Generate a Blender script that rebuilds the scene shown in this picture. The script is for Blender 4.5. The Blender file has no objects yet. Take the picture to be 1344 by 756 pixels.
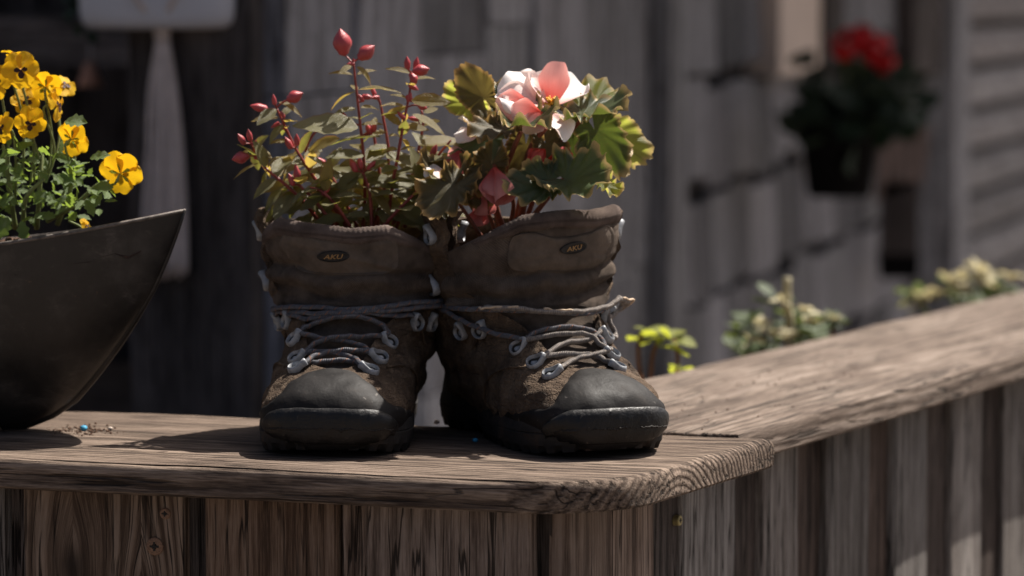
import bpy, bmesh, math, random, functools
import numpy as np
from mathutils import Vector, Matrix, noise as mnoise
from mathutils.bvhtree import BVHTree

R = math.radians
random.seed(7)
rng = np.random.RandomState(7)
scene = bpy.context.scene
col = scene.collection

# ------------------------------------------------------------------ camera
F_PX = 5000.0          # focal length in photo pixels (photo is 1344 wide)
CAM_D, CAM_Z, PITCH = 3.03, 0.377, R(4.55)
cam_data = bpy.data.cameras.new('camera')
cam = bpy.data.objects.new('camera', cam_data)
col.objects.link(cam)
cam.location = (0, -CAM_D, CAM_Z)
cam.rotation_euler = (R(90) - PITCH, 0, 0)
cam_data.sensor_width = 36
cam_data.lens = F_PX / 1344 * 36
cam_data.clip_end = 500
cam_data.dof.use_dof = True
cam_data.dof.focus_distance = 3.03
cam_data.dof.aperture_fstop = 6.0
cam_data.dof.aperture_blades = 0
scene.camera = cam

# ------------------------------------------------------------------ sky, sun, exposure
SUN_DIR = Vector((0.47, 0.38, 1.0)).normalized()      # towards the sun: behind and to the right
world = bpy.data.worlds.new('World'); scene.world = world; world.use_nodes = True
wn = world.node_tree
bg = wn.nodes['Background']
sky = wn.nodes.new('ShaderNodeTexSky'); sky.sky_type = 'NISHITA'; sky.sun_disc = False
sky.sun_elevation = math.asin(SUN_DIR.z)
sky.sun_rotation = math.atan2(SUN_DIR.x, SUN_DIR.y)
sky.dust_density = 5.0; sky.air_density = 0.8
wn.links.new(sky.outputs[0], bg.inputs[0]); bg.inputs[1].default_value = 0.05
sun_data = bpy.data.lights.new('sun', 'SUN'); sun = bpy.data.objects.new('sun', sun_data); col.objects.link(sun)
sun_data.energy = 5.0; sun_data.angle = R(0.53); sun_data.color = (1.0, 0.94, 0.86)
sun.location = (4, 4, 8)
sun.rotation_euler = (-SUN_DIR).to_track_quat('-Z', 'Y').to_euler()
scene.view_settings.view_transform = 'Standard'
scene.view_settings.look = 'None'
scene.view_settings.exposure = 0.86
scene.view_settings.gamma = 1.0
scene.view_settings.use_curve_mapping = False
scene.render.engine = 'CYCLES'
scene.cycles.use_denoising = True
scene.cycles.max_bounces = 8
scene.cycles.transparent_max_bounces = 8

# ------------------------------------------------------------------ helpers
def P(px, py, D):
    """Point at distance D in front of the camera that the photograph shows at pixel (px, py)."""
    xr = (px - 672) / F_PX; yu = (378 - py) / F_PX
    d = Vector((xr, math.cos(PITCH) + yu * math.sin(PITCH), -math.sin(PITCH) + yu * math.cos(PITCH)))
    k = D / d.y
    return Vector((d.x * k, -CAM_D + D, CAM_Z + d.z * k))

def tag(o, label=None, cat=None, group=None, kind=None):
    if label: o['label'] = label
    if cat: o['category'] = cat
    if group: o['group'] = group
    if kind: o['kind'] = kind
    return o

def empty(name, loc, rz=0.0, label=None, cat=None, group=None):
    o = bpy.data.objects.new(name, None); col.objects.link(o)
    o.location = loc; o.rotation_euler = (0, 0, rz); o.empty_display_size = 0.02
    return tag(o, label, cat, group)

def new_mesh(name, verts, faces, mat=None, smooth=True, uv=None, sharp=None):
    me = bpy.data.meshes.new(name)
    me.from_pydata([tuple(v) for v in verts], [], [tuple(int(i) for i in f) for f in faces])
    if uv is not None:
        lay = me.uv_layers.new(name='UVMap')
        vi = np.empty(len(me.loops), np.int32); me.loops.foreach_get('vertex_index', vi)
        lay.data.foreach_set('uv', np.asarray(uv, np.float32)[vi].ravel())
    if smooth:
        me.polygons.foreach_set('use_smooth', [True] * len(me.polygons))
    if mat:
        me.materials.append(mat)
    me.update()
    if uv is None:
        bm = bmesh.new(); bm.from_mesh(me); bmesh.ops.recalc_face_normals(bm, faces=bm.faces); bm.to_mesh(me); bm.free()
    if sharp is not None and smooth:
        try:
            me.set_sharp_from_angle(angle=R(sharp))
        except Exception:
            pass
    return me

def link(name, me, parent=None, mat4=None):
    o = bpy.data.objects.new(name, me); col.objects.link(o)
    if parent: o.parent = parent
    if mat4 is not None: o.matrix_basis = mat4
    return o

def obj(name, verts, faces, mat, parent=None, smooth=True, uv=None, sharp=None):
    if parent is not None and parent.type == 'EMPTY' and parent.rotation_euler.z == 0.0 and parent.parent is None and parent.get('_abs', 1):
        off = np.array(parent.location)
        verts = np.asarray(verts, float) - off
    return link(name, new_mesh(name, verts, faces, mat, smooth, uv, sharp), parent)

class MB:
    """Collects pieces into one mesh."""
    def __init__(s): s.v = []; s.f = []; s.uv = []
    def add(s, verts, faces, uv=None):
        o = len(s.v); s.v += [tuple(map(float, p)) for p in verts]
        s.f += [tuple(int(i) + o for i in f) for f in faces]
        s.uv += [tuple(q) for q in uv] if uv is not None else [(0, 0)] * len(verts)
        return s
    def box(s, c, h, rot=None):
        vs = [Vector((x * h[0], y * h[1], z * h[2])) for x in (-1, 1) for y in (-1, 1) for z in (-1, 1)]
        if rot is not None: vs = [rot @ v for v in vs]
        return s.add([Vector(c) + v for v in vs], [(0,1,3,2),(4,6,7,5),(0,4,5,1),(2,3,7,6),(0,2,6,4),(1,5,7,3)])
    def tube(s, pts, rad, n=8):
        v, f, u = tube(pts, rad, n); return s.add(v, f, u)

def grid_faces(nu, nv, closed_v=False):
    f = []
    for i in range(nu - 1):
        for j in range(nv if closed_v else nv - 1):
            k = (j + 1) % nv
            f.append((i * nv + j, i * nv + k, (i + 1) * nv + k, (i + 1) * nv + j))
    return f

def smooth_path(pts, sub=6):
    pts = [Vector(p) for p in pts]
    if len(pts) < 3: return pts
    out = []
    for i in range(len(pts) - 1):
        p0 = pts[max(i - 1, 0)]; p1 = pts[i]; p2 = pts[i + 1]; p3 = pts[min(i + 2, len(pts) - 1)]
        for k in range(sub):
            t = k / sub
            out.append(0.5 * ((2 * p1) + (p2 - p0) * t + (2 * p0 - 5 * p1 + 4 * p2 - p3) * t * t + (3 * p1 - p0 - 3 * p2 + p3) * t ** 3))
    out.append(pts[-1])
    return out

def tube(pts, rad, n=8):
    pts = [Vector(p) for p in pts]
    m = len(pts)
    rads = [rad] * m if not hasattr(rad, '__len__') else [rad[0] + (rad[1] - rad[0]) * i / (m - 1) for i in range(m)] if len(rad) == 2 and m != 2 else list(rad)
    t0 = (pts[1] - pts[0]).normalized()
    nrm = t0.orthogonal().normalized()
    v, u = [], []
    length = 0
    for i in range(m):
        a = pts[max(i - 1, 0)]; b = pts[min(i + 1, m - 1)]
        t = (b - a).normalized() if (b - a).length > 1e-9 else t0
        nrm = (nrm - t * nrm.dot(t))
        nrm = nrm.normalized() if nrm.length > 1e-6 else t.orthogonal().normalized()
        bi = t.cross(nrm)
        if i: length += (pts[i] - pts[i - 1]).length
        for k in range(n):
            an = 2 * math.pi * k / n
            v.append(pts[i] + (nrm * math.cos(an) + bi * math.sin(an)) * rads[i]); u.append((length * 100, k / n))
    f = grid_faces(m, n, True)
    v.append(pts[0]); u.append((0, 0)); v.append(pts[-1]); u.append((length * 100, 0))
    for k in range(n):
        f.append((m * n, (k + 1) % n, k)); f.append((m * n + 1, (m - 1) * n + k, (m - 1) * n + (k + 1) % n))
    return v, f, u

def nz(x, y=0.0, z=0.0):
    return mnoise.noise(Vector((x, y, z)))

def lathe(profile, n=24):
    v = [(r * math.cos(2 * math.pi * k / n), r * math.sin(2 * math.pi * k / n), z) for r, z in profile for k in range(n)]
    return v, grid_faces(len(profile), n, True)

# ------------------------------------------------------------------ materials
class NT:
    def __init__(s, name):
        s.m = bpy.data.materials.new(name); s.m.use_nodes = True
        s.t = s.m.node_tree; s.bsdf = s.t.nodes['Principled BSDF']; s.out = s.t.nodes['Material Output']
        s.bsdf.inputs['Specular IOR Level'].default_value = 0.35
    def n(s, typ, **kw):
        nd = s.t.nodes.new(typ)
        for k, v in kw.items(): setattr(nd, k, v)
        return nd
    def l(s, a, b): s.t.links.new(a, b)
    def val(s, x, sock):
        if hasattr(x, 'is_output'): s.l(x, sock)
        else: sock.default_value = x
    def math(s, op, a, b=0.0, c=None):
        nd = s.n('ShaderNodeMath', operation=op); s.val(a, nd.inputs[0]); s.val(b, nd.inputs[1])
        if c is not None: s.val(c, nd.inputs[2])
        return nd.outputs[0]
    def vmath(s, op, a, b=(0, 0, 0)):
        nd = s.n('ShaderNodeVectorMath', operation=op); s.val(a, nd.inputs[0]); s.val(b, nd.inputs[1])
        return nd.outputs[1] if op == 'LENGTH' else nd.outputs[0]
    def coord(s, which='Object'): return s.n('ShaderNodeTexCoord').outputs[which]
    def noise(s, vec, scale, detail=4, rough=0.6, dist=0.0):
        nd = s.n('ShaderNodeTexNoise'); s.val(vec, nd.inputs['Vector']); nd.inputs['Scale'].default_value = scale
        nd.inputs['Detail'].default_value = detail; nd.inputs['Roughness'].default_value = rough; nd.inputs['Distortion'].default_value = dist
        return nd.outputs[0]
    def ramp(s, fac, stops):
        nd = s.n('ShaderNodeValToRGB'); s.val(fac, nd.inputs[0])
        e = nd.color_ramp.elements
        while len(e) < len(stops): e.new(0.5)
        for el, (p, c) in zip(e, stops):
            el.position = p; el.color = (c, c, c, 1) if not hasattr(c, '__len__') else (*c, 1)
        return nd.outputs[0]
    def mix(s, fac, a, b, mode='MIX'):
        nd = s.n('ShaderNodeMix', data_type='RGBA', blend_type=mode)
        s.val(fac, nd.inputs[0])
        for x, k in ((a, 6), (b, 7)):
            if hasattr(x, 'is_output'): s.l(x, nd.inputs[k])
            else: nd.inputs[k].default_value = (*x, 1) if len(x) == 3 else x
        return nd.outputs[2]
    def bump(s, h, strength=0.5, dist=0.001, normal=None):
        nd = s.n('ShaderNodeBump'); s.l(h, nd.inputs['Height']); nd.inputs['Strength'].default_value = strength
        nd.inputs['Distance'].default_value = dist
        if normal is not None: s.l(normal, nd.inputs['Normal'])
        return nd.outputs[0]
    def set(s, color=None, rough=None, normal=None, metal=None, spec=None):
        b = s.bsdf
        if color is not None:
            if hasattr(color, 'is_output'): s.l(color, b.inputs['Base Color'])
            else: b.inputs['Base Color'].default_value = (*color, 1)
        if rough is not None: s.val(rough, b.inputs['Roughness'])
        if normal is not None: s.l(normal, b.inputs['Normal'])
        if metal is not None: b.inputs['Metallic'].default_value = metal
        if spec is not None: b.inputs['Specular IOR Level'].default_value = spec
        return s.m
    def translucent(s, color, amount):
        tr = s.n('ShaderNodeBsdfTranslucent'); s.val(color if hasattr(color, 'is_output') else (*color, 1), tr.inputs[0])
        mx = s.n('ShaderNodeMixShader'); mx.inputs[0].default_value = amount
        s.l(s.bsdf.outputs[0], mx.inputs[1]); s.l(tr.outputs[0], mx.inputs[2]); s.l(mx.outputs[0], s.out.inputs[0])

def wood(name, dark, mid, light, axis='X', ring=0.006, vary=0.35, ramt=0.22, famt=1.0, pith=(0.03, -0.05), knots=(), rough=0.85, fiber=1.0, stain=(0.03, 0.025, 0.02), stain_amt=0.5, bump=0.9):
    """Weathered timber as a solid: growth rings round a pith that runs along the length axis."""
    t = NT(name)
    p = t.coord('Object')
    rnd = t.n('ShaderNodeObjectInfo').outputs['Random']
    sep = t.n('ShaderNodeSeparateXYZ'); t.l(p, sep.inputs[0])
    x, y, z = sep.outputs
    if axis == 'Z': L, a, b = z, x, y
    else: L, a, b = x, y, z
    Lr = t.math('ADD', L, t.math('MULTIPLY', rnd, 17.0))
    ar = t.math('ADD', a, t.math('MULTIPLY', t.math('SUBTRACT', rnd, 0.5), 0.11))
    def comb(sl, sa):
        c = t.n('ShaderNodeCombineXYZ')
        t.l(t.math('MULTIPLY', Lr, sl), c.inputs[0]); t.l(t.math('MULTIPLY', ar, sa), c.inputs[1]); t.l(t.math('MULTIPLY', b, sa), c.inputs[2])
        return c.outputs[0]
    w1 = t.noise(comb(2.2, 9.0), 1.0, 3, 0.55)
    warp = t.math('MULTIPLY', t.math('SUBTRACT', w1, 0.5), 0.035)
    warp0 = warp
    kmask = None
    for (kl, ka, ks) in knots:
        dl = t.math('MULTIPLY', t.math('SUBTRACT', L, kl), 0.6); da = t.math('SUBTRACT', a, ka)
        d2 = t.math('ADD', t.math('MULTIPLY', dl, dl), t.math('MULTIPLY', da, da))
        g = t.math('POWER', 2.718, t.math('MULTIPLY', d2, -1.0 / (2.2 * ks) ** 2))
        warp = t.math('ADD', warp, t.math('MULTIPLY', t.math('MULTIPLY', g, t.math('SIGN', da)), -1.3 * ks))
        k = t.math('POWER', 2.718, t.math('MULTIPLY', d2, -1.0 / (ks * 0.75) ** 2))
        kmask = k if kmask is None else t.math('MAXIMUM', kmask, k)
    kw = t.math('SUBTRACT', warp, warp0)
    arw = t.math('ADD', ar, kw)
    def combw(sl, sa):
        c = t.n('ShaderNodeCombineXYZ')
        t.l(t.math('MULTIPLY', Lr, sl), c.inputs[0]); t.l(t.math('MULTIPLY', arw, sa), c.inputs[1]); t.l(t.math('MULTIPLY', b, sa), c.inputs[2])
        return c.outputs[0]
    aa = t.math('ADD', t.math('ADD', ar, warp), -pith[0])
    bb = t.math('ADD', b, -pith[1])
    r = t.math('SQRT', t.math('ADD', t.math('MULTIPLY', aa, aa), t.math('MULTIPLY', bb, bb)))
    r = t.math('ADD', r, t.math('MULTIPLY', t.noise(comb(8, 60), 1.0, 3), 0.0022))
    ringv = t.math('SINE', t.math('MULTIPLY', r, 2 * math.pi / ring))
    ringv = t.math('MULTIPLY_ADD', ringv, 0.5, 0.5)
    ringv = t.math('POWER', ringv, 1.6)
    fine = t.noise(combw(34, 850), 1.0, 4, 0.7)
    med = t.noise(combw(10, 230), 1.0, 4, 0.7)
    fib = t.math('ADD', t.math('MULTIPLY', fine, 0.5), t.math('MULTIPLY', med, 0.5))
    crack = t.noise(comb(6, 190), 1.0, 3, 0.55)
    big = t.noise(comb(4.5, 15), 1.0, 5, 0.65)
    tone = t.math('MULTIPLY_ADD', t.math('SUBTRACT', fine, 0.5), 1.5 * famt, t.math('MULTIPLY', t.math('SUBTRACT', med, 0.5), 1.5 * famt))
    tone = t.math('ADD', tone, t.math('MULTIPLY_ADD', t.math('SUBTRACT', big, 0.5), 1.0, t.math('MULTIPLY_ADD', ringv, -ramt, 0.48 + 0.42 * ramt)))
    c = t.ramp(tone, [(0.12, dark), (0.48, mid), (0.92, light)])
    ln = t.math('ABSOLUTE', t.math('SUBTRACT', t.noise(combw(3.2, 62), 1.0, 3, 0.5), 0.5))
    lm = t.math('MULTIPLY', t.ramp(ln, [(0.004, 1.0), (0.016, 0.0)]), t.ramp(t.noise(comb(9, 22), 1.0, 2), [(0.42, 0.0), (0.56, 1.0)]))
    wn_ = t.n('ShaderNodeTexWhiteNoise', noise_dimensions='1D'); t.l(rnd, wn_.inputs['W'])
    hsv = t.n('ShaderNodeHueSaturation'); t.l(c, hsv.inputs['Color']); t.l(t.math('MULTIPLY_ADD', wn_.outputs[0], 2 * vary, 1.0 - vary), hsv.inputs['Value'])
    t.l(t.math('MULTIPLY_ADD', rnd, 0.5, 0.75), hsv.inputs['Saturation']); c = hsv.outputs[0]
    cr = t.ramp(crack, [(0.32, 1.0), (0.40, 0.0)])
    c = t.mix(t.math('MULTIPLY', cr, 0.75), c, tuple(k * 0.35 for k in dark))
    c = t.mix(t.math('MULTIPLY', lm, 0.9), c, tuple(k * 0.18 for k in dark))
    blot = t.ramp(t.noise(comb(7, 16), 1.0, 4, 0.65), [(0.52, 0.0), (0.72, 1.0)])
    c = t.mix(t.math('MULTIPLY', blot, stain_amt), c, stain)
    if kmask is not None:
        c = t.mix(t.math('MULTIPLY', kmask, 0.9), c, tuple(k * 0.35 for k in dark))
    h = t.math('ADD', t.math('MULTIPLY', ringv, -0.5), t.math('ADD', t.math('MULTIPLY', fib, 0.9), t.math('ADD', t.math('MULTIPLY', cr, -1.4), t.math('MULTIPLY', lm, -2.0))))
    return t.set(c, rough, t.bump(h, bump, 0.0026), spec=0.2)

def plain(name, color, rough=0.6, var=0.3, scale=40, bump=0.3, bdist=0.001, metal=0.0, spec=0.35):
    t = NT(name)
    n1 = t.noise(t.coord('Object'), scale, 5, 0.65)
    c = t.mix(t.ramp(n1, [(0.3, 0.0), (0.7, 1.0)]), tuple(k * (1 - var) for k in color), tuple(min(1, k * (1 + var)) for k in color))
    return t.set(c, rough, t.bump(n1, bump, bdist), metal, spec)

M = {}
M['plank'] = wood('weathered_plank', (0.040, 0.025, 0.017), (0.128, 0.086, 0.060), (0.30, 0.215, 0.155), ring=0.0065, vary=0.0, ramt=0.3, pith=(-0.045, -0.075), stain=(0.06, 0.04, 0.028), stain_amt=0.4)
M['plank_grey'] = wood('weathered_grey_plank', (0.055, 0.040, 0.032), (0.158, 0.122, 0.099), (0.31, 0.255, 0.215), ring=0.007, vary=0.0, pith=(0.12, -0.09), stain=(0.07, 0.045, 0.035), stain_amt=0.45, bump=0.55, famt=0.8)
M['board_brown'] = wood('brown_fence_board', (0.07, 0.046, 0.034), (0.17, 0.12, 0.092), (0.28, 0.212, 0.17), axis='Z', ring=0.010, ramt=0.38, pith=(0.02, 0.05), stain=(0.05, 0.035, 0.025))
M['board_knotty'] = wood('knotty_fence_board', (0.065, 0.045, 0.034), (0.165, 0.122, 0.095), (0.27, 0.21, 0.17), axis='Z', ring=0.0085, vary=0.05, ramt=0.6, famt=0.7, pith=(0.02, 0.06), knots=((0.690, -0.026, 0.016), (0.668, 0.034, 0.014)), stain=(0.05, 0.035, 0.025))
M['board_grey'] = wood('grey_fence_board', (0.08, 0.068, 0.06), (0.175, 0.157, 0.145), (0.30, 0.278, 0.26), axis='Z', ring=0.010, vary=0.25, pith=(0.03, 0.05), stain=(0.06, 0.05, 0.045), stain_amt=0.3)
M['board_hole'] = wood('grey_board_with_knot', (0.08, 0.068, 0.06), (0.175, 0.157, 0.145), (0.30, 0.278, 0.26), axis='Z', ring=0.010, pith=(0.03, 0.05), knots=((0.735, -0.008, 0.012),), stain=(0.06, 0.05, 0.045), stain_amt=0.3)
M['board_dark'] = wood('dark_fence_board', (0.022, 0.016, 0.013), (0.065, 0.048, 0.04), (0.12, 0.093, 0.08), axis='Z', ring=0.010, pith=(0.02, 0.05), stain=(0.02, 0.015, 0.012))
M['shingle'] = wood('grey_shingle', (0.09, 0.087, 0.09), (0.24, 0.233, 0.243), (0.42, 0.41, 0.425), axis='Z', ring=0.02, vary=0.6, pith=(0.02, 0.08), stain=(0.07, 0.06, 0.06), bump=0.5)
M['wall_board'] = wood('grey_wall_board', (0.085, 0.081, 0.082), (0.215, 0.21, 0.217), (0.38, 0.375, 0.39), axis='Z', ring=0.03, vary=0.5, pith=(0.02, 0.1), stain=(0.08, 0.07, 0.07), bump=0.5)
M['siding'] = wood('pale_siding', (0.2, 0.18, 0.172), (0.34, 0.312, 0.298), (0.48, 0.44, 0.42), ring=0.02, vary=0.3, pith=(0.02, 0.1), stain=(0.14, 0.10, 0.085), bump=0.5)
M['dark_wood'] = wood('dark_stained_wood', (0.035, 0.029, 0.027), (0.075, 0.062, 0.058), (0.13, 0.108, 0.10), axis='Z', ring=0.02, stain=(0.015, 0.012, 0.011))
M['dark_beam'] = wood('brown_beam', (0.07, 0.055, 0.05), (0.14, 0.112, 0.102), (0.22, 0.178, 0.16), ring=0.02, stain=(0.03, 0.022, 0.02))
M['sun_patch_board'] = plain('sun_patch_board', (0.66, 0.53, 0.44), 0.7, 0.08, 10)  # direct sun on the wall put into a pale even tone
M['bracket'] = wood('brown_bracket', (0.12, 0.08, 0.065), (0.26, 0.18, 0.15), (0.38, 0.28, 0.24), axis='Z', ring=0.02)
M['soil'] = plain('soil', (0.045, 0.026, 0.018), 0.95, 0.5, 160, 1.0, 0.004)
M['crumb'] = plain('soil_crumb', (0.11, 0.06, 0.038), 0.95, 0.5, 300, 0.6, 0.001)
M['ground'] = plain('ground', (0.135, 0.115, 0.10), 0.95, 0.35, 9, 0.8, 0.01)
M['roof'] = plain('roof', (0.05, 0.045, 0.043), 0.9, 0.3, 10)
M['black_pot'] = plain('black_pot', (0.006, 0.0055, 0.0055), 0.9, spec=0.06)
M['white_pot'] = plain('white_pot', (0.52, 0.52, 0.55), 0.5, 0.06, 8)
M['cotton'] = plain('cotton_cord', (0.56, 0.48, 0.44), 0.9, 0.15, 60)
M['terracotta'] = plain('terracotta', (0.42, 0.22, 0.15), 0.85, 0.15, 30)
M['pellet'] = plain('blue_pellet', (0.05, 0.32, 0.52), 0.6, 0.2, 300)
M['grit'] = plain('pale_grit', (0.62, 0.52, 0.44), 0.8, 0.2, 300)
M['rust_screw'] = plain('rusty_screw', (0.19, 0.11, 0.07), 0.7, 0.5, 700, 0.5, 0.0006, 0.2)
M['brass_screw'] = plain('brass_screw', (0.36, 0.30, 0.14), 0.45, 0.25, 500, 0.3, 0.0004, 0.6)
M['screw_slot'] = plain('screw_slot', (0.02, 0.016, 0.013), 0.8)

def leaf_mat(name, top, under, trans, amt=0.45, rough=0.45, edge=None, vein=None, blotch=None, spec=0.4):
    """uv.x runs from the midrib/base outwards as a radial measure, uv.y across; edge colour sits on the rim."""
    t = NT(name)
    uv = t.n('ShaderNodeTexCoord').outputs['UV']
    sep = t.n('ShaderNodeSeparateXYZ'); t.l(uv, sep.inputs[0])
    rnd = t.n('ShaderNodeObjectInfo').outputs['Random']
    n1 = t.noise(t.coord('Object'), 90, 4, 0.6)
    c = t.mix(t.ramp(n1, [(0.3, 0), (0.7, 1)]), tuple(k * 0.7 for k in top), tuple(k * 1.25 for k in top))
    c = t.mix(t.math('MULTIPLY', rnd, 0.4), c, tuple(k for k in under))
    tc = t.mix(t.ramp(n1, [(0.3, 0), (0.7, 1)]), tuple(k * 0.75 for k in trans), tuple(min(1, k * 1.15) for k in trans))
    h = n1
    if vein is not None:
        vn = t.math('SINE', t.math('MULTIPLY', sep.outputs[1], vein[1]))
        vm = t.ramp(t.math('ABSOLUTE', vn), [(0.0, 1.0), (0.16, 0.0)])
        c = t.mix(t.math('MULTIPLY', vm, 0.45), c, vein[0]); tc = t.mix(t.math('MULTIPLY', vm, 0.55), tc, tuple(k * 0.35 for k in trans))
        h = t.math('ADD', n1, t.math('MULTIPLY', vm, -0.9))
    if blotch is not None:
        bm = t.ramp(t.noise(t.coord('Object'), 55, 3, 0.6), [(0.55, 0), (0.68, 1)])
        c = t.mix(t.math('MULTIPLY', bm, 0.6), c, blotch); tc = t.mix(t.math('MULTIPLY', bm, 0.6), tc, blotch)
    if edge is not None:
        em = t.ramp(t.math('ADD', sep.outputs[0], t.math('MULTIPLY', t.math('SUBTRACT', n1, 0.5), 0.25)), [(0.84, 0), (0.97, 1)])
        c = t.mix(em, c, edge); tc = t.mix(em, tc, edge)
    bf = t.n('ShaderNodeNewGeometry').outputs['Backfacing']
    c = t.mix(bf, c, under)
    m = t.set(c, rough, t.bump(h, 0.5, 0.0008), spec=spec)
    t.translucent(tc, amt)
    return m

M['fuchsia_leaf'] = leaf_mat('fuchsia_leaf', (0.095, 0.128, 0.05), (0.19, 0.175, 0.09), (0.34, 0.33, 0.06), 0.42, 0.33, edge=(0.36, 0.15, 0.08), vein=((0.12, 0.13, 0.06), 40.0))
M['fuchsia_young'] = leaf_mat('fuchsia_young_leaf', (0.13, 0.12, 0.04), (0.2, 0.17, 0.07), (0.52, 0.38, 0.08), 0.55, 0.4, edge=(0.35, 0.13, 0.06), vein=((0.2, 0.15, 0.06), 40.0))
M['fuchsia_bud'] = plain('fuchsia_bud', (0.40, 0.055, 0.06), 0.33, 0.5, 200, 0.3, 0.0008, 0.0, 0.5)
M['red_stem'] = plain('red_stem', (0.26, 0.05, 0.04), 0.45, 0.4, 150)
M['begonia_leaf'] = leaf_mat('begonia_leaf', (0.040, 0.075, 0.042), (0.13, 0.13, 0.06), (0.16, 0.22, 0.03), 0.24, 0.30, edge=(0.46, 0.33, 0.14), vein=((0.09, 0.13, 0.05), 4.5), blotch=(0.20, 0.10, 0.03))  # shaded copy of the leaf, shade put into darker colour and translucency
M['begonia_sunlit'] = leaf_mat('begonia_sunlit_leaf', (0.09, 0.13, 0.03), (0.16, 0.19, 0.05), (0.55, 0.58, 0.09), 0.6, 0.36, edge=(0.48, 0.36, 0.14), vein=((0.12, 0.16, 0.05), 4.5), blotch=(0.26, 0.17, 0.03))  # sunlit copy of the leaf, sun put into paler colour and translucency
M['begonia_brown'] = leaf_mat('begonia_brown_leaf', (0.075, 0.07, 0.03), (0.11, 0.08, 0.04), (0.20, 0.15, 0.035), 0.3, 0.42, edge=(0.42, 0.26, 0.09), vein=((0.12, 0.1, 0.05), 4.5), blotch=(0.24, 0.09, 0.02))
M['begonia_stem'] = plain('begonia_stem', (0.20, 0.06, 0.03), 0.5, 0.5, 60)
def petal_mat(name, col_in, col_out, trans, amt):
    t = NT(name)
    uv = t.n('ShaderNodeTexCoord').outputs['UV']
    sep = t.n('ShaderNodeSeparateXYZ'); t.l(uv, sep.inputs[0])
    n1 = t.noise(t.coord('Object'), 70, 3)
    f = t.math('ADD', sep.outputs[0], t.math('MULTIPLY', t.math('SUBTRACT', n1, 0.5), 0.3))
    vn = t.ramp(t.math('ABSOLUTE', t.math('SINE', t.math('MULTIPLY', sep.outputs[1], 7.5))), [(0.0, 1), (0.22, 0)])
    c = t.mix(t.ramp(f, [(0.15, 0), (0.75, 1)]), col_in, col_out)
    c = t.mix(t.math('MULTIPLY', vn, 0.22), c, tuple(k * 0.75 for k in col_in))
    m = t.set(c, 0.5, t.bump(n1, 0.35, 0.001), spec=0.3)
    t.translucent(t.mix(t.ramp(f, [(0.1, 0), (0.8, 1)]), col_in, trans), amt)
    return m
M['begonia_petal'] = petal_mat('begonia_petal', (0.80, 0.10, 0.07), (0.86, 0.62, 0.58), (0.85, 0.36, 0.32), 0.45)
M['begonia_white'] = petal_mat('begonia_pale_petal', (0.86, 0.50, 0.44), (0.95, 0.91, 0.88), (0.92, 0.74, 0.68), 0.30)
M['begonia_pink'] = petal_mat('begonia_pink_petal', (0.62, 0.10, 0.09), (0.72, 0.32, 0.30), (0.75, 0.25, 0.22), 0.4)
M['begonia_bud'] = petal_mat('begonia_bud_petal', (0.60, 0.05, 0.04), (0.66, 0.16, 0.15), (0.75, 0.14, 0.12), 0.4)
M['stamen'] = plain('orange_stamen', (0.90, 0.38, 0.03), 0.5, 0.2, 200)
def viola_mat():
    t = NT('viola_petal')
    uv = t.n('ShaderNodeTexCoord').outputs['UV']
    sep = t.n('ShaderNodeSeparateXYZ'); t.l(uv, sep.inputs[0])
    n1 = t.noise(t.coord('Object'), 120, 3)
    c = t.mix(t.ramp(n1, [(0.3, 0), (0.7, 1)]), (0.78, 0.43, 0.012), (0.88, 0.56, 0.018))
    ln = t.ramp(t.math('ABSOLUTE', t.math('SINE', t.math('MULTIPLY', sep.outputs[1], 11.0))), [(0.0, 1), (0.25, 0)])
    near = t.ramp(sep.outputs[0], [(0.34, 1), (0.58, 0)])
    c = t.mix(t.math('MULTIPLY', t.math('MULTIPLY', ln, near), 0.55), c, (0.10, 0.02, 0.01))
    m = t.set(c, 0.55, t.bump(n1, 0.3, 0.0008), spec=0.25)
    t.translucent((0.85, 0.50, 0.012), 0.42)
    return m
M['viola_petal'] = viola_mat()
M['viola_blotch'] = plain('viola_blotch', (0.035, 0.008, 0.006), 0.6)
M['viola_leaf'] = leaf_mat('viola_leaf', (0.07, 0.13, 0.03), (0.12, 0.18, 0.055), (0.30, 0.42, 0.06), 0.42, 0.45, vein=((0.13, 0.19, 0.07), 30.0))
M['viola_stem'] = plain('viola_stem', (0.17, 0.20, 0.07), 0.55, 0.3, 80)
M['sedum'] = leaf_mat('bed_plant_leaf', (0.045, 0.08, 0.03), (0.07, 0.10, 0.04), (0.16, 0.2, 0.05), 0.3, 0.5)
M['sedum_pale'] = leaf_mat('bed_plant_pale', (0.62, 0.56, 0.38), (0.58, 0.52, 0.34), (0.6, 0.52, 0.28), 0.3, 0.6)
M['bed_leaf_yellow'] = leaf_mat('bed_plant_yellow_leaf', (0.20, 0.26, 0.03), (0.24, 0.26, 0.05), (0.55, 0.58, 0.06), 0.5, 0.5)
M['orange_stem'] = plain('orange_stem', (0.32, 0.13, 0.05), 0.6, 0.3, 80)
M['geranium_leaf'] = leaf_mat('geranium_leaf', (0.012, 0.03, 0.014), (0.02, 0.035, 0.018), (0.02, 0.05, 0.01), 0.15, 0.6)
M['geranium_red'] = plain('geranium_red', (0.62, 0.008, 0.012), 0.5, 0.3, 60)

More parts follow.
